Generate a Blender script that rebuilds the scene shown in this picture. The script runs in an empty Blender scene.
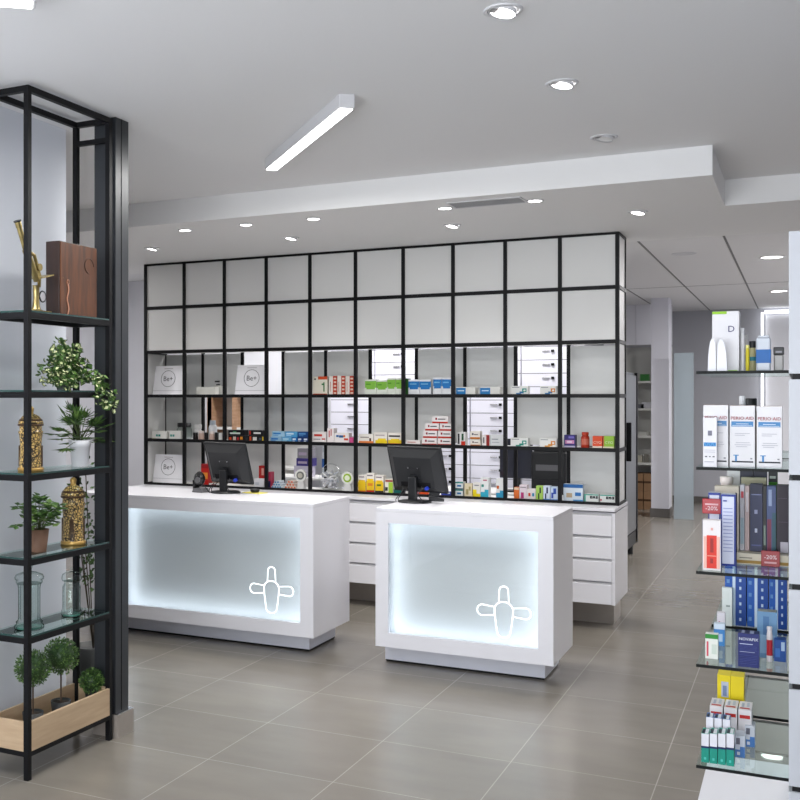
import bpy, bmesh, math, random
from mathutils import Vector, Matrix, Euler
random.seed(7)
S = bpy.context.scene
COL = S.collection
PI = math.pi

# ------------------------------------------------------------------ camera, world, light, exposure
F, CX, EYE, HOR = 1061.5, 236.0, 1.63, 397.0
TH = math.atan(564 / F); CT, ST = math.cos(TH), math.sin(TH)
cd = bpy.data.cameras.new('camera'); cam = bpy.data.objects.new('camera', cd); COL.objects.link(cam)
cam.location = (0, 0, EYE); cam.rotation_euler = (PI / 2, 0, TH)
cd.sensor_width = 36; cd.sensor_fit = 'HORIZONTAL'; cd.lens = F / 800 * 36
cd.shift_x = (400 - CX) / 800; cd.shift_y = -(400 - HOR) / 800
cd.clip_start = .05; cd.clip_end = 100
S.camera = cam
w = bpy.data.worlds.new('world'); S.world = w; w.use_nodes = True
w.node_tree.nodes['Background'].inputs[0].default_value = (.86, .93, 1, 1)
w.node_tree.nodes['Background'].inputs[1].default_value = .9
S.view_settings.view_transform = 'Standard'; S.view_settings.look = 'None'
S.view_settings.exposure = 0.78; S.view_settings.gamma = 1; S.view_settings.use_curve_mapping = False
try:
    S.cycles.use_denoising = True; S.cycles.max_bounces = 8; S.cycles.diffuse_bounces = 5
    S.cycles.transparent_max_bounces = 24; S.cycles.caustics_reflective = False; S.cycles.caustics_refractive = False
    S.cycles.sample_clamp_indirect = 4
except Exception: pass

def light(name, kind, loc, energy, color=(1, 1, 1), rot=(0, 0, 0), parent=None, **kw):
    l = bpy.data.lights.new(name, kind); l.energy = energy; l.color = color
    for k, v in kw.items(): setattr(l, k, v)
    o = bpy.data.objects.new(name, l); COL.objects.link(o); o.location = loc; o.rotation_euler = rot
    if parent: o.parent = parent
    return o
# daylight through the shop window behind the camera
light('window_daylight', 'AREA', (-1.2, -2.3, 1.45), 200, (.94, .965, 1), (PI / 2 + .85, 0, 0), shape='RECTANGLE', size=4.4, size_y=2.6)

# ------------------------------------------------------------------ measuring helpers (pixel of the photo -> metres in the room)
def ray(px, py):
    X = (px - CX) / F; z = -(py - HOR) / F
    return (X * CT - ST, X * ST + CT, z)
def at_z(px, py, z):
    r = ray(px, py); t = (z - EYE) / r[2]; return (r[0] * t, r[1] * t)
def at_y(px, py, y):
    r = ray(px, py); t = y / r[1]; return (r[0] * t, EYE + r[2] * t)
def at_x(px, py, x):
    r = ray(px, py); t = x / r[0]; return (r[1] * t, EYE + r[2] * t)

# ------------------------------------------------------------------ materials
MAT = {}
def mat(name, col=(.8, .8, .8), rough=.5, metal=0, emit=None, es=0, bump=0, bs=40, var=0, vs=5, coat=0, spec=None):
    if name in MAT: return MAT[name]
    m = bpy.data.materials.new(name); m.use_nodes = True; n = m.node_tree.nodes; L = m.node_tree.links
    b = n['Principled BSDF']
    b.inputs['Base Color'].default_value = (*col, 1); b.inputs['Roughness'].default_value = rough; b.inputs['Metallic'].default_value = metal
    if coat: b.inputs['Coat Weight'].default_value = coat
    if spec is not None: b.inputs['Specular IOR Level'].default_value = spec
    if emit: b.inputs['Emission Color'].default_value = (*emit, 1); b.inputs['Emission Strength'].default_value = es
    if var or bump:
        tc = n.new('ShaderNodeTexCoord'); no = n.new('ShaderNodeTexNoise'); L.new(tc.outputs['Object'], no.inputs['Vector'])
        no.inputs['Scale'].default_value = vs if var else bs; no.inputs['Detail'].default_value = 4
        if var:
            r = n.new('ShaderNodeValToRGB'); L.new(no.outputs['Fac'], r.inputs['Fac'])
            r.color_ramp.elements[0].position = .3; r.color_ramp.elements[1].position = .7
            r.color_ramp.elements[0].color = (*[c * (1 - var) for c in col], 1); r.color_ramp.elements[1].color = (*[min(1, c * (1 + var)) for c in col], 1)
            L.new(r.outputs['Color'], b.inputs['Base Color'])
        if bump:
            n2 = n.new('ShaderNodeTexNoise'); n2.inputs['Scale'].default_value = bs; L.new(tc.outputs['Object'], n2.inputs['Vector'])
            bp = n.new('ShaderNodeBump'); bp.inputs['Strength'].default_value = bump; bp.inputs['Distance'].default_value = .002
            L.new(n2.outputs['Fac'], bp.inputs['Height']); L.new(bp.outputs['Normal'], b.inputs['Normal'])
    MAT[name] = m; return m
def hexc(h):
    v = [int(h[i:i + 2], 16) / 255 for i in (0, 2, 4)]
    return tuple(c / 12.92 if c < .04045 else ((c + .055) / 1.055) ** 2.4 for c in v)
def H(h, rough=.45): return mat('print_' + h, tuple(.78 * c ** 1.3 for c in hexc(h)), rough, spec=.3)

M_wall = mat('white_wall_paint', hexc('dfe0e6'), .6, bump=.1, bs=150)
M_wallblue = mat('pale_wall_paint', hexc('d8dce4'), .6, var=.015, vs=2)
M_grey = mat('grey_wall_paint', hexc('a5a6ad'), .6, bump=.1, bs=120)
M_ceil = mat('ceiling_paint', hexc('e6e6e7'), .7, bump=.05, bs=100)
M_beam = mat('soffit_paint', hexc('ececec'), .7, bump=.05, bs=100)
M_black = mat('black_steel', (.005, .005, .006), .5, spec=.18, bump=.05, bs=200)
M_anth = mat('anthracite_steel', (.024, .027, .032), .4, var=.08, vs=8)
M_white = mat('white_lacquer', hexc('dcdce2'), .25, bump=.02, bs=60)
M_panel = mat('white_satin_panel', hexc('dcdcda'), .45)
M_frost = mat('frosted_panel', hexc('cfd0cf'), .35)
M_plinth = mat('counter_plinth_laminate', hexc('dcdee8'), .35)
M_metalw = mat('white_metal', hexc('cfcfd2'), .35)
M_chrome = mat('brushed_steel', (.6, .6, .62), .25, 1)
M_brass = mat('aged_brass', (.42, .33, .14), .3, 1, var=.3, vs=40)
M_dark = mat('dark_plastic', (.012, .013, .015), .42, spec=.35, bump=.05, bs=300)
M_dark2 = mat('charcoal_plastic', (.018, .019, .021), .45, spec=.3, bump=.05, bs=300)
M_edge = mat('glass_edge', (.01, .035, .03), .15)
M_edgeb = mat('black_edge', (.004, .006, .006), .5, spec=.15)
M_soil = mat('soil', (.03, .02, .012), .9, bump=.5, bs=80)
M_lamp = mat('lamp_glow', (1, 1, 1), .5, emit=(1, .98, .95), es=7)
M_tube = mat('linear_lamp_glow', (1, 1, 1), .5, emit=(1, .99, .98), es=5)
M_led = mat('led_strip', (1, 1, 1), .5, emit=(.90, .965, 1), es=2.9)
M_logo = mat('logo_neon', (1, 1, 1), .5, emit=(.93, .98, 1), es=1.1)
M_grout = mat('grey_grout', hexc('b5b2ac'), .8)
M_stone = mat('plinth_tile', hexc('9a928a'), .35, var=.08, vs=6)
M_card = mat('brown_cardboard', hexc('8a6a4c'), .8, var=.1, vs=6)

def glass(name, tint, rough=.02, alpha=1.0):
    m = bpy.data.materials.new(name); m.use_nodes = True; n = m.node_tree.nodes; L = m.node_tree.links
    n.clear(); o = n.new('ShaderNodeOutputMaterial'); t = n.new('ShaderNodeBsdfTransparent'); g = n.new('ShaderNodeBsdfGlossy')
    t.inputs[0].default_value = (*tint, 1); g.inputs['Roughness'].default_value = rough; g.inputs[0].default_value = (.9, 1, .97, 1)
    f = n.new('ShaderNodeFresnel'); f.inputs[0].default_value = 1.5; mx = n.new('ShaderNodeMixShader')
    gb = n.new('ShaderNodeNewGeometry'); iv = n.new('ShaderNodeMath'); iv.operation = 'SUBTRACT'; iv.inputs[0].default_value = 1; L.new(gb.outputs['Backfacing'], iv.inputs[1])
    mf = n.new('ShaderNodeMath'); mf.operation = 'MULTIPLY'; L.new(f.outputs[0], mf.inputs[0]); L.new(iv.outputs[0], mf.inputs[1])
    L.new(mf.outputs[0], mx.inputs[0]); L.new(t.outputs[0], mx.inputs[1]); L.new(g.outputs[0], mx.inputs[2]); L.new(mx.outputs[0], o.inputs[0])
    MAT[name] = m; return m
M_glass = glass('clear_shelf_glass', (.86, .93, .92))
M_glasst = glass('thin_glass', (.93, .97, .97))
M_jar = glass('jar_glass', (.93, .965, .955))
def _():
    n = M_jar.node_tree.nodes; L = M_jar.node_tree.links; lw = n.new('ShaderNodeLayerWeight'); lw.inputs[0].default_value = .35; r = n.new('ShaderNodeValToRGB')
    r.color_ramp.elements[0].position = .35; r.color_ramp.elements[0].color = (.93, .96, .95, 1); r.color_ramp.elements[1].position = .9; r.color_ramp.elements[1].color = (.14, .22, .20, 1)
    L.new(lw.outputs['Facing'], r.inputs[0]); t = [k for k in n if k.type == 'BSDF_TRANSPARENT'][0]; L.new(r.outputs[0], t.inputs[0])
_()

def nt(name):
    m = bpy.data.materials.new(name); m.use_nodes = True; return m, m.node_tree.nodes, m.node_tree.links
# floor tiles, 606 mm square, aligned with the room
def floor_mat():
    m, n, L = nt('beige_floor_tiles'); b = n['Principled BSDF']
    ge = n.new('ShaderNodeNewGeometry'); mp = n.new('ShaderNodeMapping'); L.new(ge.outputs['Position'], mp.inputs['Vector'])
    mp.inputs['Location'].default_value = (1.14 + .606 * 20, -4.16 + .606 * 20, 0)
    br = n.new('ShaderNodeTexBrick'); L.new(mp.outputs[0], br.inputs['Vector']); br.offset = 0; br.squash = 1
    br.inputs['Scale'].default_value = 1; br.inputs['Brick Width'].default_value = .606; br.inputs['Row Height'].default_value = .606
    br.inputs['Mortar Size'].default_value = .0022; br.inputs['Mortar Smooth'].default_value = 0
    br.inputs['Color1'].default_value = (*hexc('757068'), 1); br.inputs['Color2'].default_value = (*hexc('7a756d'), 1); br.inputs['Mortar'].default_value = (*hexc('98938c'), 1)
    no = n.new('ShaderNodeTexNoise'); no.inputs['Scale'].default_value = 1.6; no.inputs['Detail'].default_value = 6; L.new(ge.outputs['Position'], no.inputs['Vector'])
    mp2 = n.new('ShaderNodeMapping'); mp2.inputs['Scale'].default_value = (2, 6, 1); L.new(ge.outputs['Position'], mp2.inputs['Vector'])
    n3 = n.new('ShaderNodeTexNoise'); n3.inputs['Scale'].default_value = 1; n3.inputs['Detail'].default_value = 5; L.new(mp2.outputs[0], n3.inputs['Vector'])
    ad = n.new('ShaderNodeMath'); ad.operation = 'ADD'; L.new(no.outputs['Fac'], ad.inputs[0]); L.new(n3.outputs['Fac'], ad.inputs[1])
    mr = n.new('ShaderNodeMapRange'); L.new(ad.outputs[0], mr.inputs['Value']); mr.inputs['From Min'].default_value = .7; mr.inputs['From Max'].default_value = 1.3
    mr.inputs['To Min'].default_value = .88; mr.inputs['To Max'].default_value = 1.10
    mu = n.new('ShaderNodeVectorMath'); mu.operation = 'SCALE'; L.new(br.outputs['Color'], mu.inputs[0]); L.new(mr.outputs[0], mu.inputs['Scale'])
    L.new(mu.outputs[0], b.inputs['Base Color']); b.inputs['Roughness'].default_value = .24; b.inputs['Specular IOR Level'].default_value = .6
    bp = n.new('ShaderNodeBump'); bp.inputs['Strength'].default_value = .25; bp.inputs['Distance'].default_value = .001; bp.invert = True
    L.new(br.outputs['Fac'], bp.inputs['Height']); L.new(bp.outputs[0], b.inputs['Normal'])
    return m
M_floor = floor_mat()
def wood_mat(name, c0, c1, scale=(2, 2, 14), rough=.4):
    m, n, L = nt(name); b = n['Principled BSDF']; tc = n.new('ShaderNodeTexCoord'); mp = n.new('ShaderNodeMapping'); L.new(tc.outputs['Object'], mp.inputs[0])
    mp.inputs['Scale'].default_value = scale; no = n.new('ShaderNodeTexNoise'); no.inputs['Scale'].default_value = 3; no.inputs['Detail'].default_value = 6
    L.new(mp.outputs[0], no.inputs['Vector']); r = n.new('ShaderNodeValToRGB'); L.new(no.outputs['Fac'], r.inputs[0])
    r.color_ramp.elements[0].position = .3; r.color_ramp.elements[1].position = .7
    r.color_ramp.elements[0].color = (*c0, 1); r.color_ramp.elements[1].color = (*c1, 1); L.new(r.outputs[0], b.inputs['Base Color']); b.inputs['Roughness'].default_value = rough
    return m
M_mahog = wood_mat('reddish_brown_wood', (.05, .014, .003), (.13, .038, .007), (14, 14, 2))
M_mahogd = wood_mat('dark_wood_edge', (.018, .006, .004), (.03, .011, .006), (14, 14, 2))
M_ply = wood_mat('pale_birch_wood', hexc('b0977a'), hexc('bfa688'), (2, 2, 18), .5)
def ornate_mat():
    m, n, L = nt('gold_and_black_ornament'); b = n['Principled BSDF']; tc = n.new('ShaderNodeTexCoord')
    v = n.new('ShaderNodeTexVoronoi'); v.inputs['Scale'].default_value = 80; v.feature = 'DISTANCE_TO_EDGE'; L.new(tc.outputs['Object'], v.inputs['Vector'])
    no = n.new('ShaderNodeTexNoise'); no.inputs['Scale'].default_value = 70; no.inputs['Distortion'].default_value = 2; L.new(tc.outputs['Object'], no.inputs['Vector'])
    ad = n.new('ShaderNodeMath'); ad.operation = 'MULTIPLY'; L.new(v.outputs['Distance'], ad.inputs[0]); L.new(no.outputs['Fac'], ad.inputs[1])
    r = n.new('ShaderNodeValToRGB'); r.color_ramp.interpolation = 'LINEAR'; r.color_ramp.elements[0].position = .035; r.color_ramp.elements[1].position = .085
    r.color_ramp.elements[0].color = (.025, .018, .01, 1); r.color_ramp.elements[1].color = (*hexc('c9a866'), 1); L.new(ad.outputs[0], r.inputs[0])
    L.new(r.outputs[0], b.inputs['Base Color']); b.inputs['Roughness'].default_value = .3
    return m
M_orn = ornate_mat()
M_gold = mat('worn_gold', hexc('b59150'), .32, .4, var=.2, vs=50)
M_goldd = mat('dark_bronze_band', hexc('4a3420'), .4, .3, var=.3, vs=60)
def leafm(n_, c): return mat(n_, hexc(c), .45)
LG = [leafm('leaf_deep_green', '2f4a22'), leafm('leaf_green', '47692f'), leafm('leaf_light_green', '6d8c46'), leafm('leaf_cream', 'd3d8a6')]

# ------------------------------------------------------------------ mesh builder
class MB:
    def __init__(s): s.v = []; s.f = []; s.m = []; s.sm = []; s.mats = []
    def mi(s, m):
        if m not in s.mats: s.mats.append(m)
        return s.mats.index(m)
    def add(s, vs, fs, m, smooth=False, M=None):
        o = len(s.v); i = s.mi(m)
        s.v += [tuple(M @ Vector(v)) if M else tuple(v) for v in vs]
        for f in fs: s.f.append(tuple(a + o for a in f)); s.m.append(i); s.sm.append(smooth)
        return s
    def box(s, x0, x1, y0, y1, z0, z1, m, M=None, bev=0):
        if bev:
            b = min(bev, (x1 - x0) / 2.5, (y1 - y0) / 2.5, (z1 - z0) / 2.5)
            bm = bmesh.new(); bmesh.ops.create_cube(bm, size=1)
            for v in bm.verts: v.co = ((x0 + x1) / 2 + v.co.x * (x1 - x0), (y0 + y1) / 2 + v.co.y * (y1 - y0), (z0 + z1) / 2 + v.co.z * (z1 - z0))
            bmesh.ops.bevel(bm, geom=list(bm.edges), offset=b, segments=2, affect='EDGES', profile=.5)
            bm.verts.index_update()
            s.add([v.co.copy() for v in bm.verts], [[v.index for v in f.verts] for f in bm.faces], m, False, M); bm.free(); return s
        vs = [(x0, y0, z0), (x1, y0, z0), (x1, y1, z0), (x0, y1, z0), (x0, y0, z1), (x1, y0, z1), (x1, y1, z1), (x0, y1, z1)]
        return s.add(vs, [(0, 3, 2, 1), (4, 5, 6, 7), (0, 1, 5, 4), (1, 2, 6, 5), (2, 3, 7, 6), (3, 0, 4, 7)], m, False, M)
    def lathe(s, prof, c, m, n=24, cap=True, M=None, ax='z'):
        vs = []; fs = []
        for (r, z) in prof:
            for k in range(n):
                a = 2 * PI * k / n
                if ax == 'z': vs.append((c[0] + r * math.cos(a), c[1] + r * math.sin(a), c[2] + z))
                else: vs.append((c[0] + r * math.cos(a), c[1] + z, c[2] - r * math.sin(a)))
        for i in range(len(prof) - 1):
            for k in range(n):
                k2 = (k + 1) % n; fs.append((i * n + k, i * n + k2, (i + 1) * n + k2, (i + 1) * n + k))
        s.add(vs, fs, m, True, M)
        if cap:
            if prof[0][0] > 1e-5: s.add(vs[:n], [tuple(range(n - 1, -1, -1))], m, False, M)
            if prof[-1][0] > 1e-5: s.add(vs[-n:], [tuple(range(n))], m, False, M)
        return s
    def cyl(s, p0, p1, r0, m, r1=None, n=12, M=None):
        p0 = Vector(p0); p1 = Vector(p1); d = p1 - p0; r1 = r0 if r1 is None else r1
        R = Matrix.Translation(p0) @ d.to_track_quat('Z', 'Y').to_matrix().to_4x4()
        if M: R = M @ R
        return s.lathe([(r0, 0), (r1, d.length)], (0, 0, 0), m, n, True, R)
    def tube(s, pts, r, m, n=6, closed=False, M=None):
        P = [Vector(p) for p in pts]; N = len(P); vs = []; fs = []; up = None
        for i, p in enumerate(P):
            if closed: t = (P[(i + 1) % N] - P[i - 1])
            else: t = P[min(i + 1, N - 1)] - P[max(i - 1, 0)]
            t.normalize()
            if up is None: up = t.orthogonal().normalized()
            a = (up - t * up.dot(t)).normalized(); up = a; b = t.cross(a)
            for k in range(n):
                q = 2 * PI * k / n; vs.append(p + (a * math.cos(q) + b * math.sin(q)) * r)
        for i in range(N if closed else N - 1):
            j = (i + 1) % N
            for k in range(n):
                k2 = (k + 1) % n; fs.append((i * n + k, i * n + k2, j * n + k2, j * n + k))
        if not closed: fs += [tuple(range(n - 1, -1, -1)), tuple((N - 1) * n + k for k in range(n))]
        return s.add(vs, fs, m, True, M)
    def ball(s, c, r, m, n=12, sc=(1, 1, 1), M=None):
        vs = []; fs = []; h = n // 2
        for i in range(h + 1):
            p = PI * i / h
            for k in range(n):
                a = 2 * PI * k / n; vs.append((c[0] + r * sc[0] * math.sin(p) * math.cos(a), c[1] + r * sc[1] * math.sin(p) * math.sin(a), c[2] - r * sc[2] * math.cos(p)))
        for i in range(h):
            for k in range(n):
                k2 = (k + 1) % n; fs.append((i * n + k, i * n + k2, (i + 1) * n + k2, (i + 1) * n + k))
        return s.add(vs, fs, m, True, M)
    def prism(s, poly, a, b, m, ax='y', M=None):   # outline poly in the plane across ax, from a to b
        n = len(poly)
        def P(u, v, w): return (u, w, v) if ax == 'y' else ((w, u, v) if ax == 'x' else (u, v, w))
        vs = [P(u, v, a) for u, v in poly] + [P(u, v, b) for u, v in poly]
        fs = [tuple(range(n)), tuple(range(2 * n - 1, n - 1, -1))] + [(k, n + k, n + (k + 1) % n, (k + 1) % n) for k in range(n)]
        return s.add(vs, fs, m, False, M)
    def text(s, t, size, M, m, align='CENTER', bold=0.0):
        cu = bpy.data.curves.new('t', 'FONT'); cu.body = t; cu.size = size; cu.align_x = align; cu.align_y = 'CENTER'; cu.resolution_u = 2; cu.offset = bold; cu.extrude = .0002
        o = bpy.data.objects.new('t', cu); COL.objects.link(o)
        dg = bpy.context.evaluated_depsgraph_get(); me = bpy.data.meshes.new_from_object(o.evaluated_get(dg))
        s.add([v.co.copy() for v in me.vertices], [tuple(p.vertices) for p in me.polygons], m, False, M)
        bpy.data.objects.remove(o); bpy.data.curves.remove(cu); bpy.data.meshes.remove(me)
        return s
    def leaf(s, p, d, n_, L, W, m, fold=.25):
        d = d.normalized(); side = d.cross(n_)
        if side.length < 1e-4: side = d.orthogonal()
        side.normalize(); up = side.cross(d)
        a = p; t = p + d * L; c = p + d * L * .5 - up * W * fold
        l = p + d * L * .42 + side * W * .5; r = p + d * L * .42 - side * W * .5
        return s.add([a, l, t, r, c], [(0, 4, 1), (1, 4, 2), (0, 3, 4), (3, 2, 4)], m)
    def build(s, name, parent=None, loc=None, rotz=0):
        me = bpy.data.meshes.new(name); me.from_pydata(s.v, [], s.f)
        for m in s.mats: me.materials.append(m)
        for p, i, k in zip(me.polygons, s.m, s.sm): p.material_index = i; p.use_smooth = k
        bm = bmesh.new(); bm.from_mesh(me)
        if len(s.f) < 4000: bmesh.ops.recalc_face_normals(bm, faces=bm.faces)
        bm.to_mesh(me); bm.free(); me.update()
        o = bpy.data.objects.new(name, me); COL.objects.link(o)
        if loc: o.location = loc
        o.rotation_euler = (0, 0, rotz)
        if parent: o.parent = parent
        return o
TEXTM = Matrix(((1, 0, 0, 0), (0, 0, -1, 0), (0, 1, 0, 0), (0, 0, 0, 1)))   # text plane facing -y

def tag(o, label=None, cat=None, group=None, kind=None):
    if label: o['label'] = label
    if cat: o['category'] = cat
    if group: o['group'] = group
    if kind: o['kind'] = kind
    return o
def thing(name, label, cat, loc=(0, 0, 0), rotz=0, group=None):
    o = bpy.data.objects.new(name, None); COL.objects.link(o); o.location = loc; o.rotation_euler = (0, 0, rotz); o.empty_display_size = .05
    return tag(o, label, cat, group)
def struct(name, mb, label=None): return tag(mb.build(name), label, None, None, 'structure')
def copytree(o, parent=None):
    c = o.copy(); COL.objects.link(c)
    if parent: c.parent = parent
    for ch in list(o.children): copytree(ch, c)
    return c

# ------------------------------------------------------------------ the room
SOF, CEI = 2.81, 2.97
struct('floor', MB().box(-7.3, 1.6, -2.6, 18.2, -.1, 0, M_floor), 'grey beige square floor tiles')
cm = MB().box(-7.3, 1.6, -2.6, 18.2, CEI, CEI + .1, M_ceil)
for x in (-1.9, -1.23, -.56): cm.box(x - .009, x + .009, 8.56, 17.95, CEI - .003, CEI + .002, mat('ceiling_joint', (.2, .2, .205), .7))
cm.box(-2.1, 1.5, 13.9, 13.915, CEI - .002, CEI + .002, MAT['ceiling_joint'])
struct('ceiling', cm, 'smooth grey ceiling with long panel joints at the back')
struct('ceiling_soffit', MB().prism([(-7.2, 6.17), (-.411, 6.17), (-.411, 7.2), (1.5, 7.2), (1.5, 8.54), (-7.2, 8.54)], SOF, CEI, M_beam, 'z'), 'dropped white ceiling band above the counters')
struct('wall_back', MB().box(-7.2, -2.15, 10.3, 10.4, 0, CEI, M_wall), 'pale wall behind the grid shelving')
struct('wall_far', MB().box(-2.6, 1.5, 17.9, 18.0, 0, CEI, M_grey), 'grey far wall of the rear room')
struct('wall_passage', MB().box(-2.75, -2.6, 10.4, 18.0, 0, CEI, M_grey))
struct('wall_left', MB().box(-7.3, -7.2, -2.5, 10.4, 0, CEI, M_wall))
struct('wall_partition', MB().box(-3.42, -3.25, -2.5, 4.30, 0, CEI, M_wallblue), 'pale blue-white wall behind the open shelving')
struct('wall_right', MB().box(1.5, 1.6, -2.5, 18, 0, CEI, M_grey))
wf = MB(); wf.box(-7.3, -3.5, -2.6, -2.5, 0, CEI, M_wall); wf.box(1.1, 1.6, -2.6, -2.5, 0, CEI, M_wall); wf.box(-3.5, 1.1, -2.6, -2.5, 2.8, CEI, M_wall); wf.box(-3.5, 1.1, -2.6, -2.5, 0, .15, M_wall)
struct('wall_front', wf)
wi = MB()
for x in (-3.5, -1.99, -.48, 1.04): wi.box(x, x + .06, -2.58, -2.52, .15, 2.8, M_anth)
wi.box(-3.5, 1.1, -2.58, -2.52, .15, .21, M_anth); wi.box(-3.5, 1.1, -2.58, -2.52, 2.74, 2.8, M_anth)
struct('window_1', wi, 'dark shop window frame at the front')
struct('trim_1', MB().box(-2.59, 1.49, 17.86, 17.9, 0, .09, mat('dark_baseboard', hexc('55524f'), .5)), 'dark baseboard of the far wall')
# anthracite steel post with tiled base
pc = MB().box(-3.015, -2.892, 4.215, 4.325, 0, CEI, M_anth); pc.box(-2.892, -2.890, 4.262, 4.266, .12, CEI, M_black)
pc.box(-3.02, -2.875, 4.21, 4.345, 0, .11, M_stone); pc.box(-3.02, -2.875, 4.21, 4.345, .11, .114, M_chrome)
struct('column_1', pc, 'dark anthracite steel column beside the open shelving with a tiled base')
cf = MB().box(-1.785, -1.565, 15.38, 15.75, .1, CEI, mat('column_paint', hexc('c4c4cc'), .55)); cf.box(-1.80, -1.55, 15.365, 15.765, 0, .12, MAT['dark_baseboard'])
struct('column_2', cf, 'pale square column with dark base in the rear room')

# ------------------------------------------------------------------ ceiling lights
def downlight(px, py, z, label, lit=True, tilt=None, r=.062, power=16, group='round recessed ceiling spotlights', kind='gimbal'):
    x, y = at_z(px, py, z)
    t = thing('recessed_ceiling_light', label, 'ceiling light', (x, y, z), 0, group)
    tr = MB().lathe([(r, .0), (r, -.004), (r * .82, -.006), (r * .80, -.002)], (0, 0, 0), M_metalw, 28, False); tr.build('trim_ring', t)
    if kind == 'flat':
        MB().lathe([(r * .80, -.003), (0.0001, -.003)], (0, 0, 0), M_lamp if lit else M_metalw, 28, False).build('diffuser', t)
    else:
        R = Matrix.Rotation(math.radians(tilt[0] if tilt else 0), 4, 'X') @ Matrix.Rotation(math.radians(tilt[1] if tilt else 0), 4, 'Y')
        MB().lathe([(r * .8, -.003), (r * .79, -.002)], (0, 0, 0), M_metalw, 28, False).lathe([(r * .80, -.002), (r * .3, -.0015), (.0001, -.0015)], (0, 0, 0), mat('lamp_recess', (.16, .16, .165), .4), 28, False).build('housing', t)
        c = MB().lathe([(r * .66, -.012), (r * .70, -.014), (r * .70, .002)], (0, 0, 0), M_metalw, 24, False, R); c.build('gimbal_ring', t)
        MB().lathe([(r * .64, -.010), (r * .5, -.006), (.0001, -.005)], (0, 0, 0), M_lamp if lit else mat('unlit_lamp', (.7, .7, .7), .3), 24, False, R).build('lamp', t)
    if lit and power:
        light('spot', 'SPOT', (0, 0, -.03), power, (1, .97, .93), (0, 0, 0), t, spot_size=math.radians(125), spot_blend=.9, shadow_soft_size=.05)
    return t
for i, (px, py) in enumerate(((185, 230), (246, 224.5), (313.5, 218.5), (445, 208), (535, 200.5))):
    downlight(px, py, SOF, ['lit round ceiling spotlight in the dropped band, nearest the dark column', 'second lit spotlight from the dark column in the dropped ceiling band', 'third lit spotlight from the dark column in the dropped ceiling band', 'lit spotlight at the dark-column end of the air vent', 'lit spotlight at the end of the air vent away from the dark column'][i], True, r=.05, power=24, kind='flat', group='lit spotlights in the dropped ceiling band')
for i, (px, py) in enumerate(((152, 248), (291, 237.5), (452, 225), (638, 211.5))):
    downlight(px, py, SOF, ['tilted spotlight in the dropped ceiling above the first grid column', 'tilted spotlight in the dropped ceiling above the fourth grid column', 'tilted spotlight in the dropped ceiling just behind the air vent', 'tilted spotlight in the dropped ceiling near its inner corner'][i], True, (-8, 10), r=.062, power=18, group='tilted spotlights over the grid shelving')
for i, (px, py) in enumerate(((503, 10), (562, 83), (604, 137))):
    downlight(px, py, CEI, ['bright tilted spotlight in the high ceiling, nearest of its row', 'middle tilted spotlight of the row in the high ceiling', 'tilted spotlight in the high ceiling closest to the dropped band, barely glowing'][i], i < 2, (-7, 11), r=.068, power=6, group='row of tilted spotlights in the high ceiling')
downlight(772, 257, CEI, 'large bright round light in the rear ceiling, nearer one', True, r=.115, power=30, kind='flat', group='round lights in the rear ceiling')
downlight(779, 291, CEI, 'large bright round light in the rear ceiling, farther one', True, r=.115, power=30, kind='flat', group='round lights in the rear ceiling')
downlight(684, 253.5, CEI, 'unlit round light in the rear ceiling beside the grid shelving', False, r=.11, kind='flat', group='round lights in the rear ceiling')
for yy_ in (9.6, 12.0, 14.6):
    light('rear_room_fill', 'AREA', (.7, yy_, 2.95), 22 if yy_ < 10 else 70, (1, .98, .97), (0, 0, 0), None, shape='DISK', size=.25)  # out-of-frame fill lights added to lift the dark rear room
for yy_ in (5.0, 7.4):
    light('side_room_fill', 'AREA', (-6.2, yy_, 2.78), 13, (1, .98, .97), (0, 0, 0), None, shape='DISK', size=.25)  # unseen fill lights added to brighten the side room and its wall
# fill lights added behind the grid, out of sight, to brighten the staff area
for i, x in enumerate((-4.9, -3.5, -2.2)):
    light('staff_area_fill', 'AREA', (x, 9.1, 2.95), 15, (1, .98, .96), (0, 0, 0), None, shape='DISK', size=.3)

def linear(p0, p1, label):
    d = Vector((p1[0] - p0[0], p1[1] - p0[1], 0)); L = d.length; a = math.atan2(d.y, d.x)
    t = thing('linear_ceiling_lamp', label, 'ceiling light', (p0[0], p0[1], CEI), a, 'white linear ceiling lamps')
    MB().box(0, L, -.036, .036, -.062, 0, M_metalw, bev=.003).build('housing', t)
    MB().box(.012, L - .012, -.030, .030, -.0655, -.061, M_tube).build('diffuser', t)
    light('tube_light', 'AREA', (L / 2, 0, -.075), 24, (1, .99, .97), (0, 0, 0), t, shape='RECTANGLE', size=L, size_y=.06)
pa, pb = at_z(271, 170, 2.908), at_z(347, 108, 2.908)
linear(pb, pa, 'white linear ceiling lamp crossing the high ceiling above the counters')
pc_ = at_z(36, 5, 2.908); linear(pc_, (pc_[0] - 1.1, pc_[1] - .92), 'bright end of a white linear lamp above the open shelving')
# air vent
v0, v1 = at_z(452, 206, SOF), at_z(520, 198.5, SOF)
t = thing('air_vent', 'long narrow grey air vent between two spotlights in the dropped ceiling', 'air vent', (v0[0], 6.39, SOF))
VL = v1[0] - v0[0] + .02
m = MB(); m.box(0, VL, -.10, -.088, -.006, 0, M_metalw).box(0, VL, .088, .10, -.006, 0, M_metalw).box(0, .012, -.088, .088, -.006, 0, M_metalw).box(VL - .012, VL, -.088, .088, -.006, 0, M_metalw); m.build('frame', t)
MB().box(.012, VL - .012, -.088, .088, -.0015, 0, mat('vent_dark', (.05, .05, .055), .6)).build('backing', t)
for k in range(7): MB().box(.012, VL - .012, -.082 + k * .0245, -.068 + k * .0245, -.0055, -.0015, mat('vent_grey', (.3, .3, .31), .4)).build('slat', t)

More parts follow.
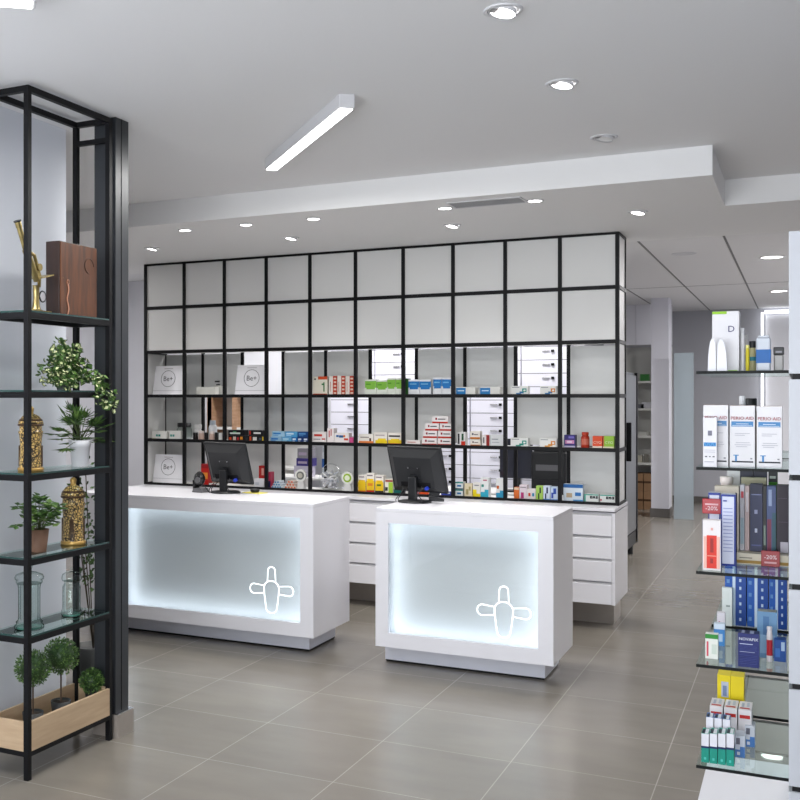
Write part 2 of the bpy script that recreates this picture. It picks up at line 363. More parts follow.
# ------------------------------------------------------------------ service counters
def cross_logo(mb, cx, cz, y, s):
    def cap_path(pts): mb.tube([(cx + a * s, y, cz + b * s) for a, b in pts], .0031, M_logo, 6, True)
    def petal(w0, w1, a, b, ang, rr=8):   # rounded strip from radius a to b
        P = [(-w0, a)]
        for k in range(rr + 1):
            q = PI - PI * k / rr; P.append((w1 * math.cos(q), b + w1 * math.sin(q) * .9))
        P.append((w0, a)); c, s_ = math.cos(ang), math.sin(ang)
        return [(x * c - y_ * s_, x * s_ + y_ * c) for x, y_ in P]
    cap_path(petal(.20, .18, .38, .86, 0)); cap_path(petal(.17, .22, .38, .88, PI / 2)); cap_path(petal(.17, .22, .38, .88, -PI / 2))
    P = []
    for k in range(15):
        q = PI * k / 14; P.append((.37 * math.cos(q), .06 + .34 * math.sin(q)))
    P += [(-.35, -.25), (-.28, -.75)]
    for k in range(1, 8):
        q = PI + PI * k / 8; P.append((.27 * math.cos(q), -.82 + .22 * math.sin(q)))
    P += [(.28, -.75), (.35, -.25)]
    cap_path(P)
def counter(x0, x1, y0, y1, px0, px1, pz0, pz1, label, lx, lz, pm=.08):
    Z0, Z1 = .127, .962
    t = thing('service_counter', label, 'counter', ((x0 + x1) / 2, (y0 + y1) / 2, 0), 0, 'white illuminated service counters')
    ox, oy = (x0 + x1) / 2, (y0 + y1) / 2
    def A(mb, a, b, c, d, e, f, m, bev=0): mb.box(a - ox, b - ox, c - oy, d - oy, e, f, m, bev=bev); return mb
    A(MB(), x0, x1, y0, y1, Z1 - .022, Z1, M_white, .002).build('countertop', t)
    b = MB(); D = .115
    A(b, x0, px0, y0, y0 + .02, Z0, Z1 - .022, M_white); A(b, px1, x1, y0, y0 + .02, Z0, Z1 - .022, M_white)
    A(b, px0, px1, y0, y0 + .02, Z0, pz0, M_white); A(b, px0, px1, y0, y0 + .02, pz1, Z1 - .022, M_white)
    A(b, x0, x0 + .02, y0 + .02, y1, Z0, Z1 - .022, M_white); A(b, x1 - .02, x1, y0 + .02, y1, Z0, Z1 - .022, M_white)
    A(b, x0 + .02, x1 - .02, y1 - .02, y1, Z0, Z1 - .022, M_white); A(b, x0 + .02, x1 - .02, y0 + .02, y1 - .02, Z0, Z0 + .02, M_white)
    b.build('body', t)
    A(MB(), px0 - .03, px1 + .03, y0 + D, y0 + D + .01, pz0 - .03, pz1 + .03, mat('light_box_panel', hexc('b2babe'), .4)).build('glowing_panel', t)
    g = MB(); e = .012; ya, yb = y0 + .021, y0 + D - .02
    s_ = MB(); wht = M_white
    A(s_, px0 - .035, px0 - .03, y0 + .02, y0 + D, pz0 - .03, pz1 + .03, wht); A(s_, px1 + .03, px1 + .035, y0 + .02, y0 + D, pz0 - .03, pz1 + .03, wht)
    A(s_, px0 - .03, px1 + .03, y0 + .02, y0 + D, pz0 - .035, pz0 - .03, wht); A(s_, px0 - .03, px1 + .03, y0 + .02, y0 + D, pz1 + .03, pz1 + .035, wht); s_.build('light_box_liner', t)
    A(g, px0 - .028, px0 - .018, y0 + .03, y0 + .06, pz0, pz1, M_led); A(g, px1 + .018, px1 + .028, y0 + .03, y0 + .06, pz0, pz1, M_led)
    A(g, px0, px1, y0 + .03, y0 + .06, pz0 - .028, pz0 - .018, M_led); A(g, px0, px1, y0 + .03, y0 + .06, pz1 + .018, pz1 + .028, M_led); g.build('led_strip', t)
    A(MB(), px0, px1, y0 + .012, y0 + .016, pz0, pz1, glass('clear_acrylic', (.99, .99, .99)) if 'clear_acrylic' not in MAT else MAT['clear_acrylic']).build('glass_pane', t)
    lg = MB(); cross_logo(lg, lx - ox, lz, y0 + .006 - oy, .142); lg.build('pharmacy_cross_logo', t)
    A(MB(), x0 + .002, x1 - pm, y0 + .165, y1 - .005, .012, Z0, M_plinth).build('plinth', t)
    A(MB(), x0 + .007, x1 - pm - .005, y0 + .17, y1 - .01, 0, .012, M_black).build('shadow_gap', t)
    return t
CY = 6.06
pl = [at_y(298 + 2.6, 517.5, CY), at_y(300.6, 622.5, CY)]; pr = [at_y(388, 522, CY), at_y(538, 650, CY)]
lo1 = at_y(271, 590, CY); lo2 = at_y(503.5, 612, CY)
counter(-4.5, -2.675, CY, 6.66, -4.10, -2.765, .213, .872, 'longer white counter with glowing front, beside the dark column', lo1[0], lo1[1], .10)
counter(-2.265, -1.215, CY, 6.63, -2.185, -1.30, .213, .872, 'shorter white counter with glowing front, standing free in the middle of the floor', lo2[0], lo2[1])

# ------------------------------------------------------------------ grid shelving
GX0, GX1, GY0, GY1, GZ0 = -5.138, -1.15, 7.95, 8.30, .861
CW = (GX1 - GX0) / 10; RH = (2.805 - GZ0) / 5
t = thing('grid_shelving', 'tall black steel grid shelving with white panels reaching the dropped ceiling', 'shelving', (GX0, GY0, .855))
B = .0135
def G(mb, x0, x1, y0, y1, z0, z1, m): return mb.box(x0 - GX0, x1 - GX0, y0 - GY0, y1 - GY0, z0 - .855, z1 - .855, m)
for k in range(11):
    x = GX0 + CW * k; e = .012 if k in (0, 10) else .0125
    G(MB(), x - B, x + B, GY0, GY0 + .025, .855, 2.808, M_black).build('front_upright', t)
    G(MB(), x - B, x + B, GY1 - .02, GY1, .855, 2.808, M_black).build('rear_upright', t)
for r in range(6):
    z = GZ0 + RH * r
    z0, z1 = (z - .006 if r == 0 else z - B), (2.808 if r == 5 else z + B)
    G(MB(), GX0 - B, GX1 + B, GY0 + .001, GY0 + .026, z0, z1, M_black).build('front_rail', t)
    s = MB(); G(s, GX1 - B, GX1 + B, GY0 + .025, GY1 - .02, z0, z1, M_black); s.build('side_rail', t)
    s = MB(); G(s, GX0 - B, GX0 + B, GY0 + .025, GY1 - .02, z0, z1, M_black); s.build('side_rail', t)
    if r < 4: G(MB(), GX0 + B, GX1 - B, GY0 + .026, GY1 - .02, z - .004, z + .004 if r else z + .002, M_panel).build('shelf', t)
for c in range(10):
    xa, xb = GX0 + CW * c + B, GX0 + CW * (c + 1) - B
    for r in (3, 4):
        za = GZ0 + RH * r + B; zb = GZ0 + RH * (r + 1) - B
        G(MB(), xa + .001, xb - .001, GY0 + .010, GY0 + .022, za + .001, zb - .001, M_panel).build('front_panel', t)
OPEN = {(2, 2), (2, 5), (2, 8), (1, 1), (1, 4), (1, 7), (0, 1), (0, 3), (0, 6), (0, 7), (0, 8)}
for c in range(10):
    for r in range(3):
        if (r, c) in OPEN: continue
        za = GZ0 + RH * r + B; zb = GZ0 + RH * (r + 1) - B
        G(MB(), GX0 + CW * c + B, GX0 + CW * (c + 1) - B, GY1 - .016, GY1 - .008, za, zb, M_frost).build('rear_panel', t)
for r in range(5):
    za = GZ0 + RH * r + B; zb = GZ0 + RH * (r + 1) - B
    for x in (GX0, GX1): G(MB(), x - .005, x + .005, GY0 + .026, GY1 - .021, za, zb, M_panel).build('side_panel', t)

# base cabinets of drawers under the grid
def base_cab(x0, x1, label):
    y0, y1, z0, z1 = 7.72, 8.32, .185, .855
    t = thing('base_cabinet', label, 'cabinet', (x0, y0, 0), 0, 'white drawer cabinets under the grid shelving')
    W = x1 - x0
    b = MB().box(0, W, .02, y1 - y0, z0, z1 - .03, M_white); b.box(0, W, 0, .02, z0, z1 - .03, M_white) if False else None
    b.box(W - .02, W, 0, .02, z0, z1 - .03, M_white); b.box(0, .02, 0, .02, z0, z1 - .03, M_white); b.build('carcass', t)
    MB().box(0, W, -.004, y1 - y0, z1 - .022, z1, M_white, bev=.002).build('worktop', t)
    h = (z1 - .035 - z0) / 4
    for k in range(4):
        a = z0 + k * h; d = MB().box(.022, W - .022, 0, .018, a + .002, a + h - .018, M_white, bev=.0015).build('drawer', t)
        MB().box(.022, W - .022, .008, .018, a + h - .018, a + h - .006, mat('finger_groove', (.42, .42, .44), .5)).build('finger_groove', d)
    MB().box(0, W - (.05 if i == 3 else 0), .28, y1 - y0, 0, z0, M_stone).build('plinth', t)
for i in range(4):
    base_cab(-5.14 + i * 1.0025, -5.14 + (i + 1) * 1.0025, ['white drawer cabinet under the grid at the column end, mostly behind the longer counter', 'white drawer cabinet behind the longer counter, second from the column end', 'white drawer cabinet seen in the gap between the two counters', 'white drawer cabinet at the open end of the grid, beside the shorter counter'][i])

# ------------------------------------------------------------------ cartons
def carton(name, label, x, y, z, w, d, h, body, decals=(), texts=(), rotz=0, group=None, cat='box', top=None, side=None):
    """x = centre, y = front face, z = underside"""
    mb = MB(); mb.box(-w / 2, w / 2, 0, d, 0, h, H(body))
    for i_, (u0, u1, v0, v1, c) in enumerate(decals): mb.box(-w / 2 + u0 * w, -w / 2 + u1 * w, -.0005 - .00018 * i_, 0, v0 * h, v1 * h, H(c))
    for i_, (u0, u1, v0, v1, c) in enumerate(side or ()): mb.box(w / 2, w / 2 + .0005 + .0002 * i_, u0 * d, u1 * d, v0 * h, v1 * h, H(c))
    for i_, (u0, u1, v0, v1, c) in enumerate(side or ()): mb.box(-w / 2 - .0005 - .0002 * i_, -w / 2, u0 * d, u1 * d, v0 * h, v1 * h, H(c))
    if top:
        for i_, (u0, u1, v0, v1, c) in enumerate(top): mb.box(-w / 2 + u0 * w, -w / 2 + u1 * w, v0 * d, v1 * d, h, h + .0005 + .0002 * i_, H(c))
    for tx in texts:
        s_, u, v, size, c = tx[:5]; ang = tx[5] if len(tx) > 5 else 0
        mb.text(s_, size, Matrix.Translation((-w / 2 + u * w, -.0012 - .00018 * len(decals), v * h)) @ TEXTM @ Matrix.Rotation(ang, 4, 'Z'), H(c), bold=.0)
    o = mb.build(name, None, (x, y, z), rotz); return tag(o, label, cat, group)
def shelf_z(r): return GZ0 + RH * r + (B if r else .003) - (.0065 if r else 0)
def gz(r): return GZ0 + RH * r + (.004 if r else .002)
GR = 'medicine cartons on the black grid shelving'
def sc(r, px0, px1, pyt, label, body, decals=(), texts=(), y=8.0, d=.07, name='medicine_carton', z=None, side=None, top=None, rotz=0, group=GR, cat='box'):
    a, _ = at_y(px0, pyt, y); b, _ = at_y(px1, pyt, y); _, zt = at_y((px0 + px1) / 2, pyt, y)
    zb = gz(r) if z is None else z
    return carton(name, label, (a + b) / 2, y, zb, (b - a) * .985, d, max(.02, zt - zb), body, decals, texts, rotz, group, cat, top, side)

# third row of cells (r = 2)
def be_card(r, px0, px1, pyt, label, px_side):
    a, _ = at_y(px0, pyt, 8.05); b, _ = at_y(px1, pyt, 8.05); _, zt = at_y(px0, pyt, 8.05); zb = gz(r); h = zt - zb; w = (b - a)
    t = thing('display_board', label, 'display board', ((a + b) / 2, 8.04, zb), 0, 'white display boards with a circle logo')
    R = Matrix.Rotation(math.radians(-6), 4, 'X')
    m = MB(); m.prism([(-w / 2 - .008, 0), (w / 2 + .008, 0), (w / 2 - .008, h), (-w / 2 + .008, h)], 0, .022, mat('board_white', hexc('eeeef2'), .3), 'y', R); m.build('board', t)
    m = MB(); m.tube([(.0 + .072 * math.cos(2 * PI * k / 32), -.0015, h * .57 + .072 * math.sin(2 * PI * k / 32)) for k in range(32)], .0018, H('55555a'), 5, True, R); m.build('circle', t)
    MB().text('Be+', .062, R @ Matrix.Translation((0, -.0015, h * .56)) @ TEXTM, H('6e6e74')).build('lettering', t)
    m = MB(); m.box(-w / 2 - .004, w / 2 + .004, -.001, 0, h * .16, h * .17, H('c9c9cf'), R); m.box(-.045, .045, -.001, 0, h * .9, h * .915, H('bdbdc4'), R); m.build('print_line', t)
be_card(2, 154, 182, 366, 'white circle-logo board in the topmost product row, first grid column', 187)
be_card(2, 236, 267, 365, 'white circle-logo board in the topmost product row, third grid column', 270)
be_card(0, 154, 182, 454, 'white circle-logo board in the lowest product row, first grid column', 187)
# backing card beside board in column three
sc(2, 196, 215, 387, 'small white carton with yellow and blue foot stripe, top product row', 'f0f0ea', [(0.1, .5, 0, .12, 'd8dc50'), (.5, .9, 0, .12, '6fb0d8')])
def bottle(name, label, px0, px1, pyt, y, zb, body, cap, prof='round', capfrac=.2, band=None, group=None, cat='bottle', neck=.55, capr=None):
    a, _ = at_y(px0, pyt, y); b, _ = at_y(px1, pyt, y); _, zt = at_y((px0 + px1) / 2, pyt, y); r = (b - a) / 2; h = zt - zb
    t = thing(name, label, cat, ((a + b) / 2, y + r, zb), 0, group); hb = h * (1 - capfrac)
    m = MB().lathe([(r * .9, 0), (r, .004), (r, hb * .82), (r * .85, hb * .94), (r * neck, hb)], (0, 0, 0), body, 20); m.build('body', t)
    cr = capr if capr else neck * 1.15
    MB().lathe([(r * cr, hb), (r * cr, h - .002), (r * cr * .9, h)], (0, 0, 0), cap, 20).build('cap', t)
    if band: MB().lathe([(r * 1.012, hb * band[0]), (r * 1.012, hb * band[1])], (0, 0, 0), band[2], 20, False).build('label_band', t)
    return t
b = bottle('pump_bottle', 'pump bottle with a black nozzle in the top product row, second grid column', 212, 220, 384, 8.12, gz(2), H('d9d9d4'), M_dark, capfrac=.12, cat='bottle', neck=.4)
x, z = at_y(213, 381.5, 8.12); MB().box(-.03, .012, -.008, .008, 0, .012, M_dark).build('nozzle', b).location = (-.0, 0, z - gz(2) - .006)
sc(2, 313, 327.5, 376.5, 'square cream carton with green figure and orange corner, top product row', 'eeeadd', [(.35, 1, .84, 1, 'd8673c'), (0, .98, 0, .1, 'd8673c'), (.72, .8, .2, .7, '3f8f5a'), (.6, .74, .55, .63, '3f8f5a'), (.08, .2, .82, .9, '55606a')])
for i, (a, b_) in enumerate(((329, 337.2), (337.4, 345.4), (345.6, 354))):
    sc(2, a, b_, 376, ['white carton with orange-red dotted strip, first of three in the fifth grid column', 'white carton with orange-red dotted strip, middle of three in the fifth grid column', 'white carton with orange-red dotted strip, last of three in the fifth grid column'][i], 'f2ece6',
       [(.48, 1, 0, 1, 'c9502c')] + [(.58, .9, .08 + k * .185, .17 + k * .185, 'f1d9cc') for k in range(5)] + [(.14, .2, .2, .7, 'd98a72')])
for i, (a, b_, tp) in enumerate(((365, 376.3, 379.5), (376.5, 387, 380.2), (387.2, 395.4, 378), (395.6, 403.6, 378))):
    sc(2, a, b_, tp, ['green and white carton, first of four in the top product row', 'green and white carton, second of four, slightly lower than its neighbours', 'green and white carton, third of four, narrow', 'green and white carton, last of four, behind the grid upright'][i], 'eef2ea',
       [(0, 1, .48, .9, '9ccf62'), (.12, .88, .38, .5, '9ccf62'), (.1, .5, .66, .74, '6fae3e')])
sc(2, 404, 408, 378.5, 'narrow dark green carton between the green and the blue rows', '3f7a3a', y=8.03)
for i, (a, b_, tp) in enumerate(((408.4, 419.2, 379.5), (419.4, 431, 379.5), (433.2, 441.8, 377.2), (442, 451, 377.2))):
    sc(2, a, b_, tp, ['blue and white carton, first of the four beside the green ones', 'blue and white carton, second of the four, wide', 'blue and white carton, third of the four, taller', 'blue and white carton, last of the four, next to the grid upright'][i], 'f0f2f5',
       [(0, 1, .5, .88, '2f8fce'), (.1, .9, .38, .5, '2f8fce'), (.12, .75, .68, .75, '8cc6ea')])
for i, (a, b_) in enumerate(((456, 475.5), (480, 500.5))):
    sc(2, a, b_, 387, ['low white carton with a blue rounded label, eighth grid column, one nearer the blue row', 'low white carton with a blue rounded label, eighth grid column, nearer the swoosh cartons'][i], 'eeeeea', [(0, .5, .1, .9, '2e93cf'), (.08, .42, .5, .62, 'd8eefa')])
def swoosh(c1, c2): return [(.06, .5, .82, .9, '9aa0a4'), (.3, .6, .12, .26, c2), (.5, .75, .2, .42, c2), (.66, .92, .34, .74, c1), (.74, .86, .44, .62, 'f4f4f0')]
sc(2, 511, 528, 386, 'white carton with teal swoosh in the top product row', 'f1f2f0', swoosh('2fa79c', '4f8fc0'))
sc(2, 540, 556.5, 386, 'white carton with orange swoosh in the top product row', 'f1f2f0', swoosh('e39a3a', '4f8fc0'))
# fourth row (r = 1)
sc(1, 151.5, 166.5, 431, 'white carton with teal mark in the first grid column, one at the outer upright', 'eeeeea', [(.3, .42, .35, .6, '3fa79c'), (.46, .6, .35, .6, '3fa79c'), (0, .3, 0, .12, 'cfd24f')])
sc(1, 169, 181, 431, 'white carton with teal mark in the first grid column, one next to the inner upright', 'eeeeea', [(.1, .25, .35, .6, '3fa79c'), (.3, .45, .35, .6, '3fa79c')])
bottle('glass_pot', 'clear pot with dark lid behind the two teal-marked cartons', 174, 187, 423, 8.14, gz(1), M_jar, M_dark2, capfrac=.25, neck=.8, cat='jar')
for i, (a, b_, tp) in enumerate(((192, 196.5, 432.5), (203.5, 207, 432.5), (213.5, 218.5, 432.5))):
    bottle('dark_cosmetic_jar', ['first dark brown cosmetic jar in the second grid column', 'dark brown cosmetic jar between two cream tubes', 'dark brown cosmetic jar beside the white round tin'][i], a, b_, tp, 8.01, gz(1), H('2a1e1c', .3), H('15100f', .3), capfrac=.4, neck=.9, group='dark cosmetic jars', cat='jar', capr=1.0)
for i, (a, b_, tp) in enumerate(((197.5, 202.5, 431), (208, 213, 431.5))):
    bottle('cream_tube', ['cream pink cosmetic tube near the first dark jar', 'cream pink cosmetic tube in front of the tall white bottle'][i], a, b_, tp, 8.02, gz(1), H('ddc4ba'), H('efe6e2'), capfrac=.25, neck=.8, group='cream cosmetic tubes', cat='tube')
bottle('white_jar', 'short white bottle standing behind the first cream tube', 193, 199.5, 424.5, 8.10, gz(1), H('ececec'), H('e2e2e2'), capfrac=.3, neck=.85)
bottle('white_bottle', 'tall white bottle behind the second cream tube', 207, 214.5, 420.5, 8.12, gz(1), H('e9ebee'), H('d5dde6'), capfrac=.22, neck=.6)
sc(1, 218.7, 222, 433, 'round-edged white tin beside the dark cosmetic jars', 'efefec', y=8.02)
for i, (a, b_, z_, tp, c) in enumerate(((228, 244.5, 0, 434.6, 0), (248, 264, 0, 434.6, 1), (228, 244.5, 1, 428, 2), (248.5, 263, 1, 428.3, 3))):
    hh = .047
    mb_z = gz(1) + z_ * (hh + .001)
    a_, _ = at_y(a, tp, 8.0); c_, _ = at_y(b_, tp, 8.0)
    carton('candy_tin', ['lower dark tin with coloured dots, third grid column, under its twin by the upright', 'lower dark tin with white print, third grid column, far stack', 'upper dark tin with green-white print, third grid column', 'upper dark tin with white script, third grid column'][c], (a_ + c_) / 2, 8.0, mb_z, (c_ - a_) * .97, .08, hh, '23232a',
           [[(.05, .2, .2, .7, 'd86a3c'), (.3, .48, .15, .8, 'e6d9d0'), (.55, .66, .2, .7, 'c83c46'), (.75, .9, .3, .8, 'e0a23c')], [(.08, .2, .15, .9, 'd86a3c'), (.3, .55, .2, .8, 'e8e8e4'), (.7, .85, .3, .7, '5a6a7a'), (.9, .98, .2, .9, 'e8d050')], [(.1, .75, .25, .55, 'dfe8e2'), (.3, .5, .55, .75, '6fb08a')], [(.05, .14, .2, .9, 'c8463c'), (.35, .85, .35, .65, 'eeeeee')]][c], group='dark tins stacked in the third grid column', cat='tin')
tiers = gz(1)
for i, (a, b_, k, c1, c2) in enumerate(((270, 281.5, 0, 'a9cbe2', '3f8fd0'), (281.7, 291.5, 0, '7db8dc', 'bfe0f0'), (291.7, 297, 0, '2f86c4', 'e6f2fa'), (297.2, 302.4, 0, '27508a', 'e0e8f4'), (302.6, 308.4, 0, '27508a', 'e0e8f4'), (271, 284, 1, 'b5d6ea', '4a98d4'), (284.2, 296.5, 1, '6db4de', 'd6ecf8'), (296.7, 308, 1, '2a5f98', '6fa6d4'))):
    a_, _ = at_y(a, 440, 8.0); c_, _ = at_y(b_, 440, 8.0)
    carton('blue_carton', ['pale blue carton at the bottom of the blue stack next to the upright', 'mid blue carton in the bottom layer of the blue stack', 'narrow bright blue carton in the bottom layer of the blue stack', 'navy carton with white arc in the blue stack, inner one', 'navy carton with white arc in the blue stack, outer one', 'pale blue carton on top of the blue stack', 'sky blue carton in the middle of the blue stack top', 'navy carton on top of the blue stack'][i],
           (a_ + c_) / 2, 8.0 + .003 * i, tiers + k * .0445, (c_ - a_) * .98, .08, .0435, c1, [(.1, .7, .45, .75, c2), (.1, .5, .2, .3, c2)], group='blue cartons stacked in the fourth grid column')
sc(1, 312, 326, 432, 'white carton with red print in the fifth grid column', 'f3efee', [(.15, .72, .6, .8, 'd8574f'), (.7, .95, .3, .42, 'c83a34'), (.1, .6, .3, .38, '8a8a90')])
sc(1, 327.3, 334, 428.3, 'taller narrow white carton with red strokes in the fifth grid column', 'f4eeee', [(.2, .36, .4, .85, 'c94a50'), (.5, .64, .5, .95, 'c94a50')])
sc(1, 334.3, 349, 433, 'white carton with blue and red print in the fifth grid column', 'f3efee', [(.12, .3, .6, .8, '3a7fb8'), (.32, .62, .55, .78, '2f6fa8'), (.66, .95, .3, .5, 'd8553c'), (.62, .75, .6, .8, 'e08a3c')])
sc(1, 349.3, 353.3, 437.5, 'small pink packet next to the sixth grid column upright', 'd86aa0')
for i, (a, b_, tp, l, ds) in enumerate(((358.5, 373.5, 434.2, 'white carton with orange foot in the sixth grid column', [(0, 1, 0, .3, 'ec9a5c'), (.12, .7, .62, .74, 'b0a8a4'), (.72, .85, .3, .6, '6a4a3a')]), (374, 387.2, 432.5, 'white carton with yellow wave in the sixth grid column', [(.1, 1, .0, .35, 'f0d838'), (.3, .9, .3, .5, 'f0d838'), (.1, .8, .72, .82, 'c2b8b8'), (.4, .75, 0, .1, 'c89a28')]), (388, 402.3, 433, 'white carton with yellow wave and orange foot beside the seventh column', [(0, 1, .08, .4, 'f0d838'), (.2, .8, .4, .5, 'f0d838'), (0, 1, 0, .12, 'e0783c'), (.05, .85, .66, .8, '4a4648')]))):
    sc(1, a, b_, tp, l, 'f4f0ea', ds)
sc(1, 406, 419.8, 440.3, 'single flat white and red carton beside the red pyramid', 'f2eeec', [(0, 1, 0, .2, 'c8402e'), (.1, .7, .5, .7, 'd8a49c')])
pyr = [(422, 436.8, 0), (437.4, 452, 0), (423, 437.2, 1), (437.8, 452.2, 1), (425, 439, 2), (439.6, 452.6, 2), (432, 448, 3)]
for i, (a, b_, k) in enumerate(pyr):
    a_, _ = at_y(a, 440, 8.0); c_, _ = at_y(b_, 440, 8.0); hh = .0565
    carton('red_white_carton', ['bottom carton of the red and white pyramid, end nearer the flat carton', 'bottom carton of the red and white pyramid, end against the upright', 'second-layer carton of the red and white pyramid, outer', 'second-layer carton of the red and white pyramid, at the upright', 'third-layer carton of the red and white pyramid, outer', 'third-layer carton of the red and white pyramid, at the upright', 'single top carton of the red and white pyramid'][i],
           (a_ + c_) / 2, 8.0, gz(1) + k * (hh + .0008), (c_ - a_) * .975, .09, hh, 'f2eeee', [(0, 1, 0, .24, 'c8402e'), (.2, .32, .48, .78, 'a03248'), (.38, .85, .52, .66, '5a5a60')], group='pyramid of red and white cartons')
sc(1, 457, 465.3, 432.3, 'white carton with dark strip and red corner in the eighth grid column', 'efeeee', [(.1, .3, .15, .9, '3a3a44'), (.55, .8, .4, .9, '2f6a4a'), (.5, 1, 0, .35, 'd8482c')])
sc(1, 470.3, 480.3, 439.4, 'lower of two white and orange cartons in the eighth grid column', 'f3efe8', [(0, 1, 0, .25, 'd8913a'), (.2, .35, .5, .72, '5a2a4a'), (.4, .8, .5, .62, '8a8088')], name='orange_striped_carton')
_, z2 = at_y(475, 439.0, 8.0)
sc(1, 470, 480, 431.2, 'upper of two white and orange cartons in the eighth grid column', 'f3efe8', [(0, 1, 0, .22, 'd8913a'), (.2, .35, .5, .75, '3a3a60'), (.4, .8, .5, .62, '8a8088')], z=z2 + .001, name='orange_striped_carton')
sc(1, 482, 489.8, 435, 'white and dark red carton beside the two orange-striped ones', 'efeaea', [(.55, .95, .0, 1, 'a8322e'), (.15, .3, .3, .8, '3a3a3e')])
sc(1, 490.3, 503.4, 435, 'plain white carton with faint grey print in the eighth grid column', 'e6e8ea', [(.1, .6, .6, .68, 'a0a6ac'), (.1, .7, .35, .4, 'b0b6bc')])
sc(1, 510.5, 528, 438, 'white carton with teal swoosh in the middle product row', 'f1f2f0', swoosh('2fa79c', '3fa08f'))
sc(1, 539.5, 556.8, 438.5, 'white carton with orange swoosh in the middle product row', 'f1f2f0', swoosh('e39a3a', 'e8b060'))
sc(1, 564, 575.3, 435, 'purple carton with pink and white print in the last grid column', '3c2f86', [(.1, .9, .35, .62, 'd9a0c8'), (.25, .7, .42, .55, 'f0e0f0'), (0, 1, 0, .2, 'c8c4dc'), (.4, .9, .75, .9, '8a7fc8')])
bb = bottle('supplement_jar', 'orange-red supplement jar with a white neck in the last grid column', 580.2, 588.8, 432.2, 8.0, gz(1), H('c14a30'), H('c4533a'), capfrac=.2, neck=.62, cat='jar', band=(.3, .75, H('d88a78')), capr=.8)
sc(1, 592.5, 602.3, 436.2, 'orange carton with white print in the last grid column', 'e8642a', [(0, 1, 0, .22, 'f0e6dc')], [('CYO', .5, .5, .027, 'f6ead8')])
sc(1, 603, 614, 436.2, 'lime green carton with orange edge in the last grid column', 'a9cf4a', [(0, .1, 0, 1, 'c8763c'), (0, 1, 0, .2, 'ece8d0')], [('CYO', .55, .5, .027, 'f2f6dc')])
# lowest row (r = 0)
sc(0, 201, 208.5, 464, 'red and orange carton behind the barcode scanner', 'c8342c', [(0.1, .9, .3, .6, 'e8a048'), (0, 1, .8, 1, 'a8242c')])
sc(0, 209, 217, 487, 'low white and red packet behind the stand of the monitor', 'eceaea', [(.3, .9, .2, .7, 'c0404a')], y=8.0)
sc(0, 254, 264.3, 478.6, 'white carton under the small red carton, beside the monitor', 'e2e2e6', [(.1, .5, .3, .6, 'c8ccd4')])
_, z2 = at_y(259, 478.3, 8.02)
sc(0, 258.8, 264.2, 465.8, 'small red carton standing on a white carton beside the monitor', 'b8342e', [(.5, .95, .25, .8, 'd8a8a0')], z=z2 + .001, y=8.02)
sc(0, 266.3, 270.5, 472, 'pink and navy packet at the upright of the fourth grid column', 'c8506e', [(0, 1, 0, .45, '2f3566')])
def roll_pile(px0, px1, cols, label1, grp, n=(4, 3, 2)):
    a, _ = at_y(px0, 486, 8.02); b_, _ = at_y(px1, 486, 8.02); r = (b_ - a) / (2 * n[0]); k = 0
    for j, cnt in enumerate(n):
        for i in range(cnt):
            x = a + r + i * 2 * r + j * r; z = gz(0) + r + j * r * 1.74
            mb = MB().lathe([(r * .97, 0), (r * .97, .1)], (0, 0, 0), H(cols[0]), 14, True, None, 'y'); mb.lathe([(r * .6, -.0015), (r * .6, 0)], (0, 0, 0), H(cols[1]), 12, True, None, 'y')
            o = mb.build('bandage_roll', None, (x, 8.02 + .002 * (k % 3), z))
            tag(o, label1 % (['bottom', 'middle', 'top'][j], ['first', 'second', 'third', 'fourth'][i]), 'roll', grp); k += 1
roll_pile(271.5, 281.5, ('e2ebf2', '4f9fd0'), 'small blue and white roll, %s layer of its pile, %s from the dark column side', 'pile of blue and white rolls')
roll_pile(284.5, 296, ('efe2da', 'd87a52'), 'small orange and white roll, %s layer of its pile, %s from the dark column side', 'pile of orange and white rolls')
def dial(px, py, rpx, y, label, ring, face, pyb, rimw):
    cx, cz = at_y(px, py, y); r = rpx * 8.3 / F
    t = thing('round_counter_display', label, 'display', (cx, y, gz(0)), 0, None); h = cz - gz(0)
    MB().lathe([(r, 0), (r, .02), (r * .7, .024)], (0, 0, h), H('efefec', .3), 28, True, None, 'y').build('rim', t)
    MB().lathe([(r * rimw, -.003), (r * rimw, .001)], (0, 0, h), ring, 28, True, None, 'y').build('ring', t)
    MB().lathe([(r * rimw * .62, -.006), (r * rimw * .62, -.003)], (0, 0, h), face, 24, True, None, 'y').build('face', t)
    MB().prism([(-r * .75, 0), (r * .75, 0), (r * .4, h - r * .8), (-r * .4, h - r * .8)], .004, .05, H('e6e6e6'), 'y').build('foot', t)
dial(300.3, 475.5, 6.4, 8.0, 'white round stand with a grey dial in the fourth grid column', H('8a8c8a'), H('c9c6bc'), 489, .68)
dial(347.3, 478, 6.6, 8.02, 'white round stand with a green ring in the fifth grid column', H('a8c84a'), H('eef2e0'), 490, .68)
